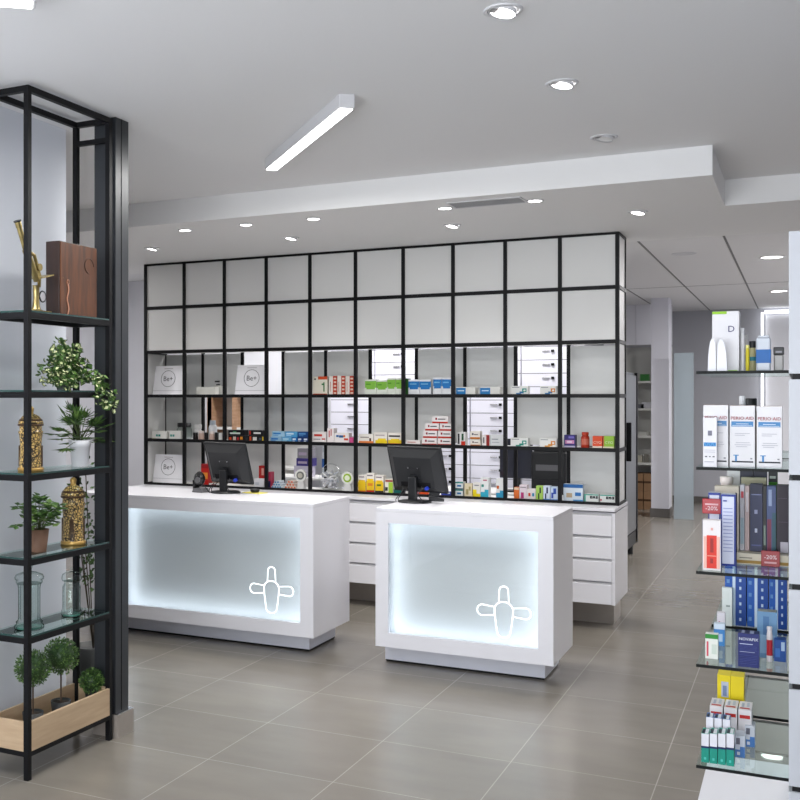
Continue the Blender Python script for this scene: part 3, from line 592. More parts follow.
# glass bowl of white packets
cx, cz = at_y(326.5, 480, 8.03)
t = thing('glass_bowl', 'round clear glass bowl filled with white sticks in the fifth grid column', 'bowl', (cx, 8.12, gz(0)))
MB().lathe([(.03, 0), (.07, .008), (.096, .05), (.1, .095), (.085, .145), (.06, .175), (.062, .18)], (0, 0, 0), MAT['clear_acrylic'], 28, False).build('bowl', t)
MB().tube([(-.085 * math.cos(PI * k / 14), 0, .13 + .085 * math.sin(PI * k / 14)) for k in range(15)], .0025, M_chrome).build('handle', t)
for i in range(70):
    a = random.random() * 6.28; rr = random.random() ** .6 * .06; zz = .03 + random.random() * .115; d = Vector((random.uniform(-1, 1), random.uniform(-1, 1), random.uniform(-.5, .8))).normalized() * .026
    p = Vector((cx + rr * math.cos(a), 8.12 + rr * math.sin(a), gz(0) + zz))
    o = MB().cyl(-d, d, .007, H(['f2f2f2', 'e4e4ea', 'ececec', 'd8dce4'][i % 4]), n=8).build('wrapped_stick', None, p)
    tag(o, 'small white wrapped stick lying in the glass bowl', 'stick', 'white wrapped sticks in the glass bowl')
YW = [(0, 1, 0, .62, 'f2d236'), (.1, .9, .62, .72, 'f2d236'), (.1, .8, .86, .92, '9a8f94')]
sc(0, 358, 365.8, 475, 'yellow and white carton at the upright of the sixth grid column', 'f4f0ea', YW + [(0, 1, 0, .12, 'e88a2c')])
sc(0, 366.3, 374.3, 473.3, 'yellow and white carton with a red foot, middle of three', 'f4f0ea', YW + [(0, 1, 0, .14, 'c82c34'), (.2, .8, .35, .5, 'e8a03a')])
sc(0, 375.2, 383.4, 475.3, 'yellow and white carton with a navy foot, last of three', 'f4f0ea', YW + [(0, 1, 0, .14, '2c3048'), (.2, .7, .4, .5, '6a8a3a')])
sc(0, 385, 392.8, 479.3, 'pale carton with lime foot and black leaf in the sixth grid column', 'f2eee2', [(.45, 1, 0, .8, 'b9d95a'), (.0, .35, .2, .45, '2a3a2c'), (.05, 1, .82, .95, 'b05a4c')])
sc(0, 393.6, 402.6, 478, 'white carton with teal foot next to the seventh column upright', 'f2f0ec', [(0, 1, 0, .3, '1f7f7c'), (.1, .25, .55, .7, '3a3a3a')])
sc(0, 408, 418, 487, 'pink and white carton behind the monitor stand', 'f0e0e6', [(0, 1, 0, .5, 'e08aa0')])
sc(0, 419, 428, 486, 'orange carton behind the monitor stand', 'e0662c', [(.2, .8, .4, .6, 'f0d0b0')])
sc(0, 441, 451, 492, 'low blue and white carton beside the monitor foot', '2c4fb0', [(.1, .9, .6, .9, 'dfe4f2')])
for k, l in enumerate(('lower teal and white carton of a stack of two, eighth grid column', 'upper teal and white carton of a stack of two, eighth grid column')):
    a_, _ = at_y(455.2, 490, 8.0); c_, _ = at_y(463, 490, 8.0)
    carton('teal_carton', l, (a_ + c_) / 2, 8.0, gz(0) + k * .058, c_ - a_, .07, .057, 'eef2f2', [(0, 1, .82, 1, '2f9a94'), (0, 1, 0, .15, '22506e'), (.25, .75, .35, .6, '3f8ac0')], group='stack of two teal cartons')
sc(0, 464.5, 472.3, 483.8, 'cream carton with olive print in the eighth grid column', 'e6dcc2', [(.2, .5, .2, .6, 'b8ac80'), (.55, .8, .5, .8, 'b8ac80')])
sc(0, 472.8, 480.4, 483, 'white carton with yellow triangle foot in the eighth grid column', 'eeece8', [(0, .5, 0, .55, 'f0e030'), (.5, 1, 0, .28, 'f0e030'), (.2, .8, .8, .88, 'a0a0a8')])
sc(0, 480.6, 488.6, 478, 'tall white carton with cyan foot beside the yellow-footed one', 'f0f2f2', [(0, 1, 0, .3, '4fc0d8'), (.5, 1, .3, .42, '4fc0d8'), (.1, .4, .55, .68, '3f9f90'), (.3, .8, .85, .92, 'c88a9a')])
sc(0, 496, 503.6, 479, 'tall white carton with cyan foot at the ninth column upright', 'f0f2f2', [(0, 1, 0, .3, '4fb4d8'), (.1, .4, .5, .66, 'd87a3c'), (.5, 1, .3, .42, '4fb4d8')])
sc(0, 514, 519, 487.5, 'slim orange carton in the ninth grid column', 'e88a48', [(0, 1, .8, 1, 'f0d8c0')])
sc(0, 519.4, 526.8, 485, 'white and magenta carton in the ninth grid column', 'e9dfe6', [(.2, .6, .1, .5, 'c0428a'), (.1, .9, .8, .88, 'a8a0a8')])
sc(0, 527, 535.6, 489.2, 'small pale carton with red and blue squares in the ninth grid column', 'e8e2e2', [(.15, .4, .35, .65, 'd84a2c'), (.6, .85, .35, .65, '2f9ac0')])
sc(0, 536, 542.8, 486, 'lime and dark green carton in the ninth grid column', 'b8d878', [(.3, .5, .1, .5, '2f4a2c'), (.5, .75, .5, .9, '3f5a3a')])
sc(0, 543.3, 550, 486, 'pale blue carton with navy curve in the ninth grid column', 'dfe8f6', [(.25, .45, .1, .5, '26366e'), (.45, .7, .5, .9, '26366e'), (0, 1, 0, .14, '5a9ad8')])
sc(0, 550.5, 557.6, 487, 'pale blue carton with blue curve at the tenth column upright', 'd6e4f6', [(.1, .4, .2, .6, '2f5ab8'), (.4, .8, .5, .9, '3f6ac0'), (0, 1, 0, .14, '4a8ad8')])
sc(0, 563.3, 583, 484.3, 'big white carton with blue lid band in the last grid column', 'e2ecf4', [(0, 1, .8, 1, '2f7ab8'), (.5, 1, .0, .14, '5aa8dc'), (.6, .9, .35, .55, '3f8ac8'), (.15, .45, .25, .5, 'c9b89c')])
sc(0, 584.2, 598.6, 494.3, 'low white and teal carton in the last grid column, next to the big blue-lidded one', 'ecefee', [(0, 1, .88, 1, '3fb0a0'), (0, .1, .0, .9, '3fb0a0'), (.4, .95, .5, .82, '3a3e44')], [('C3', .68, .66, .028, 'e8ecec')])
sc(0, 600, 615, 495, 'low white and teal carton in the last grid column, at the corner upright', 'ecefee', [(0, 1, .88, 1, '3fb0a0'), (0, .12, .3, .5, 'c8566e'), (.4, .95, .5, .82, '3a3e44')], [('C3', .68, .66, .028, 'e8ecec')])

# ------------------------------------------------------------------ staff area behind the grid
def drawer_tower(x0, w, label, n0=0):
    t = thing('drawer_tower', label, 'cabinet', (x0, 9.75, 0), 0, 'white drawer towers behind the grid')
    MB().box(0, w, .02, .5, 0, 2.3, M_white).build('carcass', t)
    k = 0; z = .15
    while z < 2.2:
        d = MB().box(.004, w - .004, 0, .02, z + .003, z + .118, mat('drawer_white', hexc('e2e2ee'), .3)).build('drawer', t)
        MB().box(.004, w - .004, .012, .02, z - .006, z + .003, mat('drawer_gap', (.16, .16, .18), .5)).build('gap', d)
        h = MB(); h.box(w * .5 - .045, w * .5 + .02, -.012, 0, z + .075, z + .083, M_chrome); h.box(w * .5 + .035, w * .5 + .06, -.016, 0, z + .068, z + .09, M_black); h.build('handle', d)
        z += .121
x = -4.1
for i in range(5):
    drawer_tower(-4.12 + i * .47, .465, ['white drawer tower seen through the grid, first from the storage shelf', 'white drawer tower seen through the fifth grid column', 'white drawer tower seen through the sixth grid column', 'white drawer tower seen through the eighth grid column', 'white drawer tower seen through the ninth grid column'][i])
t = thing('storage_shelf', 'white storage shelf with tan edges seen through the second grid column', 'shelf', (-5.55, 9.8, 0))
m = MB(); m.box(0, 1.05, .3, .32, 0, 1.66, M_panel)
sx_ = [at_y(q_, 420, 9.8)[0] + 5.55 for q_ in (207, 232)]
for xx_ in (0, sx_[0], sx_[1]): m.box(xx_, xx_ + .055, 0, .3, 0, 1.66, wood_mat('tan_wood', hexc('a07c5c'), hexc('b8937a')) if 'tan_wood' not in MAT else MAT['tan_wood']); MAT['tan_wood'] = m.mats[-1]
m.build('side_panels', t)
for z in (.5, .9, 1.3, 1.648): MB().box(.0, 1.05, .002, .3, z - .012, z + .012, M_panel).build('shelf_board', t)
# back desk with office equipment
t = thing('staff_desk', 'staff desk standing behind the grid shelving', 'desk', (-2.9, 9.0, 0))
MB().box(0, 1.3, 0, .6, .78, .81, M_panel).build('desk_top', t)
for xx_ in (0, 1.27): MB().box(xx_, xx_ + .03, 0, .58, 0, .78, M_panel).build('side_panel', t)
x0, _ = at_y(531, 470, 9.1); x1, _ = at_y(566, 470, 9.1)
t = thing('office_printer', 'dark office printer seen through the ninth grid column', 'printer', ((x0 + x1) / 2, 9.1, .81)); W = x1 - x0
MB().box(-W / 2, W / 2, 0, .4, 0, .36, M_dark, bev=.015).build('body', t); MB().box(-W / 2 + .03, W / 2 - .03, -.03, .01, .1, .12, M_dark2).build('paper_tray', t)
MB().box(-W / 2 + .01, W / 2 - .01, .02, .38, .36, .40, M_dark2, bev=.01).build('scanner_lid', t); MB().box(-W / 2 + .04, W / 2 - .04, -.004, 0, .20, .25, mat('printer_slot', (.12, .12, .13), .3)).build('slot', t)
x0, _ = at_y(509, 470, 9.12); x1, _ = at_y(530, 470, 9.12)
t = thing('staff_monitor', 'dark monitor beside the printer behind the grid shelving', 'monitor', ((x0 + x1) / 2 - .05, 9.2, .81)); W = x1 - x0 + .1
MB().box(-W / 2, W / 2, 0, .03, .12, .46, mat('dark_screen', (.02, .022, .035), .15), bev=.004).build('screen', t); MB().box(-.03, .03, .03, .05, 0, .2, M_dark).build('stand', t); MB().box(-.1, .1, -.02, .14, 0, .012, M_dark).build('base', t)

# purple and white cartons on a side table seen through the fourth grid column
t = thing('side_table', 'white side table behind the fourth grid column', 'table', (-4.35, 8.75, 0))
MB().box(0, .62, 0, .4, .88, .9, M_panel).build('table_top', t)
for a in (.01, .58):
    for b_ in (.01, .36): MB().box(a, a + .03, b_, b_ + .03, 0, .88, M_metalw).build('leg', t)
for i, (x, z, w_, h_, c, l) in enumerate(((-4.02, .9, .16, .1, 'd8d4e2', 'lilac carton at the bottom of the stack behind the fourth grid column'), (-4.0, 1.0, .15, .07, '5a4f9a', 'purple carton in the middle of the stack behind the fourth grid column'), (-4.0, 1.07, .13, .09, 'a8a6ac', 'grey carton on top of the stack behind the fourth grid column'))):
    carton('stacked_carton', l, x, 8.85, z, w_, .12, h_, c, [(.1, .7, .3, .6, 'c8bcd0')], group='stack behind the fourth grid column')
bottle('blue_white_dispenser', 'tall white dispenser with blue label behind the fourth grid column', 321, 326, 448, 8.85, .9, H('e6eaf0'), H('d0d8e0'), band=(.4, .75, H('4f84c4')), capfrac=.15)

# ------------------------------------------------------------------ things on the counters
CT_Z = .962
def monitor(px, py, yaw, label, wd=.39, ht=.30):
    x, y = at_z(px, py, CT_Z)
    t = thing('computer_monitor', label, 'monitor', (x, y, CT_Z), 0, 'black monitors seen from behind')
    Rz = Matrix.Rotation(-math.radians(yaw), 4, 'Z'); Rt = Rz @ Matrix.Translation((0, 0, .205)) @ Matrix.Rotation(math.radians(17), 4, 'X')
    m = MB().box(-wd / 2, wd / 2, .0, .022, -ht / 2, ht / 2, M_dark, Rt, bev=.005); m.build('bezel_frame', t)
    MB().box(-wd / 2 + .016, wd / 2 - .016, .0225, .0235, -ht / 2 + .016, ht / 2 - .016, mat('screen_glass', (.01, .012, .02), .1), Rt).build('screen', t)
    a, b_, c, d = wd / 2 - .012, ht / 2 - .012, wd / 2 - .06, ht / 2 - .05
    vs = [(-a, 0, -b_), (a, 0, -b_), (a, 0, b_), (-a, 0, b_), (-c, -.035, -d), (c, -.035, -d), (c, -.035, d - .01), (-c, -.035, d - .01)]
    MB().add(vs, [(0, 1, 5, 4), (1, 2, 6, 5), (2, 3, 7, 6), (3, 0, 4, 7), (4, 5, 6, 7), (3, 2, 1, 0)], M_dark2, False, Rt).build('rear_shell', t)
    m = MB().box(-.05, .05, -.037, -.034, -.075, .03, M_dark, Rt); 
    for sx in (-.035, .035):
        for sz in (-.02, .055): m.cyl((sx, -.037, sz - .03), (sx, -.039, sz - .03), .0035, M_chrome, M=Rt)
    m.build('mount_plate', t)
    MB().box(-.11, .11, -.0365, -.034, -.105, -.07, M_black, Rt).build('connector_bay', t)
    MB().lathe([(.012, 0), (.012, .022)], (0, 0, 0), mat('blue_plug', (.02, .05, .5), .3), 12, True, Rt @ Matrix.Translation((.085, -.055, -.105)), 'y').build('blue_plug', t)
    m = MB().box(-.03, .03, -.055, -.03, .012, .16, M_dark, Rz, bev=.006); m.box(-.022, .022, -.05, -.005, .13, .17, M_dark, Rz); m.build('stand_neck', t)
    MB().lathe([(.105, 0), (.105, .006), (.095, .013), (.03, .018)], (0, 0, 0), M_dark, 32, True, Rz @ Matrix.Translation((0, -.02, 0))).build('stand_base', t)
    cb = MB()
    for (dx, ph) in ((-.07, 0), (-.055, .6)):
        P = [Rz @ Vector((dx + .035 * math.sin(k / 3 + ph) * (1 - k / 14) - k * .004, -.05 - .035 * math.sin(PI * k / 12) + ph * .02, .10 * (1 - k / 12) ** 1.3 + .003)) for k in range(13)]
        cb.tube(P, .0028, M_dark)
    P = [Rz @ Vector((.085 + .01 * math.sin(k), -.075 - .02 * math.sin(PI * k / 10), .105 * (1 - k / 10) + .003)) for k in range(11)]; cb.tube(P, .0028, M_dark)
    cb.build('cable', t)
    return t
monitor(227.5, 492.6, 14, 'black monitor seen from behind on the longer counter')
monitor(416.5, 502, 15, 'black monitor seen from behind on the shorter counter', .40, .305)
# handheld barcode scanner in its cradle (longer counter)
x, y = at_z(200, 492.3, CT_Z)
t = thing('barcode_scanner', 'glossy black barcode scanner in a grey cradle on the longer counter', 'scanner', (x, y, CT_Z), -.2)
m = MB(); m.prism([(-.05, 0), (.05, 0), (.035, .03), (-.035, .03)], -.03, .045, mat('grey_plastic', (.12, .12, .125), .35), 'y'); m.build('cradle', t)
gl = mat('gloss_black', (.012, .012, .013), .12)
MB().ball((-.005, 0, .095), .045, gl, 20, (1, .8, 1.15)).build('scanner_head', t)
MB().prism([(-.045, .012), (-.03, .012), (-.02, .07), (-.048, .085)], -.025, .025, gl, 'y').build('scanner_handle', t)
MB().lathe([(.018, 0), (.022, -.008)], (.01, -.03, .09), MAT['grey_plastic'], 16, True, None, 'y').build('scanner_window', t)
MB().tube([(.03 + .012 * k, .0, .05 * math.cos(k * .35) * (1 - k / 9) + .006) for k in range(9)], .003, M_dark).build('cable', t)
# wireless mouse on yellow notes
x, y = at_y(255, 489, 6.585)[0], 6.585
t = tag(MB().box(-.075, .075, -.05, .05, 0, .004, H('e4dc6a')).build('sticky_note_pad', None, (x, y, CT_Z), -.2), 'yellow sheet lying on the longer counter beside the monitor', 'paper')
t = thing('small_card_holder', 'small black rounded dish on the yellow sheet', 'dish', (x, y, CT_Z + .004))
MB().lathe([(.022, 0), (.03, .004), (.034, .022), (.03, .024), (.027, .008), (.0001, .006)], (0, 0, 0), M_dark, 20, True).build('dish', t)
MB().box(-.02, .02, -.006, .006, .008, .02, H('9a9a9e')).build('clip', t)
# card terminal behind monitor of shorter counter
x, y = at_z(436, 501, CT_Z)
t = thing('card_terminal', 'black card terminal with a slanted cradle beside the monitor of the shorter counter', 'card terminal', (x, y, CT_Z), .35)
MB().prism([(-.045, 0), (.05, 0), (.05, .015), (-.02, .03), (-.045, .03)], -.035, .035, M_dark, 'y').build('cradle', t)
MB().box(-.03, .03, -.014, .014, 0, .13, M_dark2, Matrix.Translation((-.02, -.0, .028)) @ Matrix.Rotation(math.radians(28), 4, 'Y'), bev=.005).build('handset', t)
MB().box(-.022, .022, -.016, -.013, .07, .11, mat('lcd_grey', (.2, .22, .24), .2), Matrix.Translation((-.02, -.0, .028)) @ Matrix.Rotation(math.radians(28), 4, 'Y')).build('screen', t)

# ------------------------------------------------------------------ open shelving (etagere)
EX0, EX1, EY0, EY1 = -3.105, -2.89, 3.56, 4.185
t = thing('open_shelving', 'tall black metal open shelving with glass shelves against the dark column', 'shelving', (EX0, EY0, 0))
def Eb(mb, x0, x1, y0, y1, z0, z1, m): return mb.box(x0 - EX0, x1 - EX0, y0 - EY0, y1 - EY0, z0, z1, m)
P = .024
for (x, y) in ((EX1 - P, EY0), (EX1 - P, EY1 - P), (EX0, EY0), (EX0, EY1 - P)):
    Eb(MB(), x, x + P, y, y + P, 0, 2.955, M_black).build('post', t)
def ring(z0, z1, nm):
    r = MB(); Eb(r, EX0 + P, EX1 - P, EY0, EY0 + P, z0, z1, M_black); Eb(r, EX0 + P, EX1 - P, EY1 - P, EY1, z0, z1, M_black)
    Eb(r, EX0, EX0 + P, EY0 + P, EY1 - P, z0, z1, M_black); Eb(r, EX1 - P, EX1, EY0 + P, EY1 - P, z0, z1, M_black); return r.build(nm, t)
ring(2.93, 2.955, 'top_frame'); r = MB(); Eb(r, EX0 + P, EX1 - P, EY1 - P, EY1, 2.84, 2.862, M_black); r.build('cross_bar', t)
SHZ = [2.0, 1.66, 1.305, .945, .613]
for z in SHZ:
    f = ring(z - .034, z - .008, 'shelf_frame')
    g = Eb(MB(), EX0 + .004, EX1 - .004, EY0 + .004, EY1 - .004, z - .008, z, M_glass)
    # corners of the glass pass inside the posts
    g = Eb(MB(), EX0 + P + .001, EX1 - P - .001, EY0 + .004, EY1 - .004, z - .0075, z, M_glass); Eb(g, EX1 - P - .001, EX1 - .003, EY0 + P + .001, EY1 - P - .001, z - .0075, z, M_glass); Eb(g, EX0 + .003, EX0 + P + .001, EY0 + P + .001, EY1 - P - .001, z - .0075, z, M_glass); g.build('glass_shelf', t)
    e = Eb(MB(), EX1 - .003, EX1 - .001, EY0 + P, EY1 - P, z - .0075, z, mat('green_glass_edge', (.018, .055, .05), .2)); e.build('glass_edge', t); Eb(MB(), EX0 + P, EX1 - P, EY0 + .001, EY0 + .003, z - .0075, z, MAT['green_glass_edge']).build('glass_edge', t)
ring(.10, .122, 'base_frame')
MB  # planter box rests on the base frame
t = thing('wooden_planter_box', 'long pale wooden planter box at the bottom of the open shelving', 'planter', (EX0, EY0, .122))
q = .012; a0, a1, b0, b1 = P + .002, EX1 - EX0 - .001, .002, EY1 - EY0 - .002
h = .126
MB().box(a1 - q, a1 + .003, P + .001, EY1 - EY0 - P - .001, 0, h, M_ply).build('long_side', t); MB().box(0.001, q, P + .001, EY1 - EY0 - P - .001, 0, h, M_ply).build('long_side', t)
MB().box(P + .001, a1 - P, 0, q, 0, h, M_ply).build('short_side', t); MB().box(P + .001, a1 - P, EY1 - EY0 - q, EY1 - EY0, 0, h, M_ply).build('short_side', t)
MB().box(P + .001, a1 - P - .001, q, EY1 - EY0 - q, 0, .01, M_ply).build('bottom', t)
ZB = .133
def pot(t, r0, r1, h, m, n=24): 
    MB().lathe([(r0, 0), (r1, h), (r1, h), (r1 - .004, h), (r1 - .006, h - .012), (.0001, h - .012)], (0, 0, 0), m, n).build('pot', t)
    MB().lathe([(r1 - .007, h - .014), (r1 - .007, h - .009), (.0001, h - .006)], (0, 0, 0), M_soil, n).build('soil', t)
def topiary(px, py_c, rpx, label, x=-2.99, potr=.047):
    y, zc = at_x(px, py_c, x); Z = -x * ST + y * CT; r = rpx * Z / F
    t = thing('topiary_ball_plant', label, 'plant', (x, y, ZB), 0, 'clipped ball topiaries in the planter box')
    pot(t, potr * .8, potr, .108, mat('black_pot', (.02, .022, .022), .5)); MB().cyl((0, 0, .05), (0, 0, zc - ZB), .004, mat('brown_stem', (.06, .035, .02), .8), n=8).build('stem', t)
    m = MB(); c = Vector((0, 0, zc - ZB)); m.ball(c, r * .72, LG[0], 14)
    for i in range(900):
        d = Vector((random.gauss(0, 1), random.gauss(0, 1), random.gauss(0, 1))).normalized(); p = c + d * r * random.uniform(.72, .93)
        dd = (d + Vector((random.uniform(-.8, .8), random.uniform(-.8, .8), random.uniform(-.6, .8)))).normalized()
        m.leaf(p, dd, d, .014, .008, LG[random.choice((0, 0, 1, 1, 2))])
    m.build('foliage', t)
topiary(33, 668, 18.5, 'ball topiary next to the nearest post of the open shelving')
topiary(61, 656, 18.5, 'tallest ball topiary, middle of the planter box')
topiary(91.5, 681, 12.5, 'smallest ball topiary, at the dark-column end of the planter box', potr=.032)
# apothecary jars
def ornate(px0, px1, pyt, z, label, x=-2.995):
    y, zt = at_x((px0 + px1) / 2, pyt, x); Z = -x * ST + y * CT; r = (px1 - px0) / 2 * Z / F * .96; h = zt - z
    t = thing('ornate_apothecary_jar', label, 'jar', (x, y, z), 0, 'gold and black apothecary jars')
    f = lambda L_: [(a * r, b * h) for a, b in L_]
    MB().lathe(f([(.95, 0), (1, .02), (.96, .05), (.9, .055)]), (0, 0, 0), M_gold, 28).build('foot', t)
    MB().lathe(f([(.88, .055), (.84, .2), (.80, .36), (.84, .5), (.90, .575)]), (0, 0, 0), M_orn, 32).build('body', t)
    MB().lathe(f([(.90, .575), (.93, .585), (.93, .61), (.84, .62), (.84, .69), (.86, .695)]), (0, 0, 0), M_orn, 28).build('neck', t)
    MB().lathe(f([(.95, .695), (.98, .705), (.98, .72), (.9, .725)]), (0, 0, 0), M_goldd, 28).lathe(f([(.9, .725), (.95, .73), (.93, .765), (.88, .77)]), (0, 0, 0), M_orn, 28).lathe(f([(.88, .77), (.9, .775), (.84, .795), (.8, .8)]), (0, 0, 0), M_goldd, 28).lathe(f([(.8, .8), (.62, .845), (.4, .87), (.28, .876)]), (0, 0, 0), M_orn, 28).build('lid', t)
    MB().lathe(f([(.3, .875), (.2, .89), (.24, .93), (.26, .96), (.15, .99), (.001, 1)]), (0, 0, 0), M_gold, 20).build('lid_knob', t)
    for k in range(4):
        a = k * PI / 2 + .5; m = MB()
        for j in range(-2, 3): m.tube([(r * .87 * math.cos(a + j * .12 * (1 - q_ / 12)), r * .87 * math.sin(a + j * .12 * (1 - q_ / 12)), h * (.07 + .32 * q_ / 6)) for q_ in range(7)], .0022, M_goldd, 5)
        m.build('relief_rib', t)
ornate(17, 44.5, 406, SHZ[2], 'ornate gold and black jar on the shelf below the trailing ivy')
ornate(60, 86.5, 477, SHZ[3], 'ornate gold and black jar beside the brown-potted plant')
def glassjar(px0, px1, pyt, z, label, knob, x=-2.99):
    y, zt = at_x((px0 + px1) / 2, pyt, x); Z = -x * ST + y * CT; r = (px1 - px0) / 2 * Z / F * .97; h = zt - z
    t = thing('clear_glass_jar', label, 'jar', (x, y, z), 0, 'clear glass jars on the open shelving'); f = lambda L_: [(a * r, b * h) for a, b in L_]
    if knob == 'tall':
        MB().lathe(f([(.9, 0), (1, .015), (1, .05), (.86, .075), (.9, .11), (.76, .14), (.74, .2), (.74, .62), (.78, .68), (.84, .70)]), (0, 0, 0), M_jar, 28).lathe(f([(.60, .14), (.62, .2), (.62, .68)]), (0, 0, 0), M_jar, 24, False).build('body', t)
        MB().lathe(f([(.84, .705), (.9, .715), (.9, .74), (.8, .75), (.98, .77), (1, .80), (.9, .84), (.5, .875), (.22, .885)]), (0, 0, 0), M_jar, 28).build('lid', t)
        MB().lathe(f([(.2, .885), (.14, .90), (.2, .94), (.26, .965), (.2, .99), (.001, 1)]), (0, 0, 0), M_jar, 16).build('lid_knob', t)
    else:
        MB().lathe(f([(.95, 0), (1, .03), (1, .12), (.9, .16), (.9, .6), (.7, .68), (.72, .72)]), (0, 0, 0), M_jar, 28).lathe(f([(.78, .1), (.78, .6), (.6, .68)]), (0, 0, 0), M_jar, 24, False).build('body', t)
        MB().lathe(f([(.9, .72), (1, .75), (1, .8), (.9, .86), (.55, .9), (.2, .91)]), (0, 0, 0), M_jar, 12).build('lid', t)
        MB().lathe(f([(.22, .91), (.14, .93), (.22, .97), (.001, 1)]), (0, 0, 0), M_jar, 12).build('lid_knob', t)
    MB().lathe([(r * .86, .004), (r * .86, .012)], (0, 0, 0), mat('thick_green_glass', (.06, .16, .13), .1), 24).build('thick_base', t)
glassjar(14, 44.5, 564, SHZ[4], 'tall footed clear glass jar with a knobbed lid', 'tall')
glassjar(61, 82, 567, SHZ[4], 'shorter clear glass jar with a faceted lid', 'short')
# wooden box on the top shelf
y0, zt = at_x(60, 241, -2.925); y1, _ = at_x(97, 244, -2.925)
t = thing('wooden_instrument_case', 'upright reddish brown wooden case beside the brass microscope', 'case', (-2.965, (y0 + y1) / 2, SHZ[0]))
hw = (y1 - y0) / 2; hh = zt - SHZ[0] + .003
MB().box(-.04, .036, -hw, hw, 0, hh, M_mahogd, bev=.003).build('case_body', t)
MB().box(.0365, .042, -hw + .004, hw - .004, .004, hh - .004, M_mahog, bev=.001).build('door', t)
m = MB().tube([(.043, -hw * .1 + .09 + .035 * math.cos(k / 14 * 4.6), hh * .72 + .035 * math.sin(k / 14 * 4.6)) for k in range(15)], .0012, M_mahogd); m.build('carved_ring', t)
m = MB().tube([(.044, -hw * .62 + .006 * math.sin(k * .9), hh * .42 - k * .0125) for k in range(13)], .003, H('d8a890')).tube([(.044, -hw * .62 + .008 * math.cos(k), hh * .45 + .012 * math.sin(k)) for k in range(7)], .002, H('d8a890')); m.build('hanging_cord', t)
MB().lathe([(.004, 0), (.004, .004)], (0, 0, 0), M_brass, 10, True, Matrix.Translation((.042, -hw + .02, hh * .5)) @ Matrix.Rotation(PI / 2, 4, 'Z'), 'y').build('lock', t)
# brass microscope
y0, _ = at_x(37, 300, -2.96)
t = thing('brass_microscope', 'antique brass microscope on the topmost glass shelf', 'microscope', (-2.965, y0, SHZ[0])); 
m = MB(); m.prism([(-.05, -.03), (-.03, -.045), (.04, -.012), (.085, -.02), (.09, 0), (.085, .02), (.04, .012), (-.03, .045), (-.05, .03)], 0, .012, M_brass, 'z', Matrix.Rotation(PI / 2, 4, 'Z')); m.build('foot', t)
MB().lathe([(.022, .012), (.017, .03), (.013, .06), (.015, .115), (.018, .12)], (0, 0, 0), M_brass, 16).build('pillar', t)
d = Vector((0, -.42, .9)).normalized(); c0 = Vector((0, .0, .115))
MB().tube([c0 + Vector((0, .02, 0)), c0 + Vector((0, .025, .05)), c0 + Vector((0, .005, .1)) + d * .04, c0 + d * .17], .008, M_brass, 10).build('limb', t)
MB().cyl(c0 + d * .03 + Vector((0, .02, 0)), c0 + d * .17, .016, M_brass, n=16).cyl(c0 + d * .17, c0 + d * .27, .012, M_brass, n=16).build('optical_tube', t)
MB().cyl(c0 + d * .27, c0 + d * .295, .014, M_brass, n=16).cyl(c0 + d * .295, c0 + d * .30, .017, M_dark, n=16).build('eyepiece', t)
MB().box(-.035, .035, -.01, .075, -.003, .003, M_brass, Matrix.Translation((0, .01, .155)) @ Matrix.Rotation(math.radians(14), 4, 'X')).build('stage', t)
MB().lathe([(.016, 0), (.016, .01)], (0, 0, 0), M_brass, 16, True, Matrix.Translation((.02, .005, .2)) @ Matrix.Rotation(PI / 2, 4, 'Z'), 'y').build('focus_knob', t)
MB().tube([(0, .045 + .022 * math.cos(2 * PI * k / 20), .075 + .024 * math.sin(2 * PI * k / 20)) for k in range(20)], .003, M_dark, 6, True).cyl((-.002, .045, .075), (.002, .045, .075), .02, M_chrome, n=20).tube([(0, .03, .06), (0, .01, .09), (0, 0, .1)], .004, M_dark).build('mirror', t)

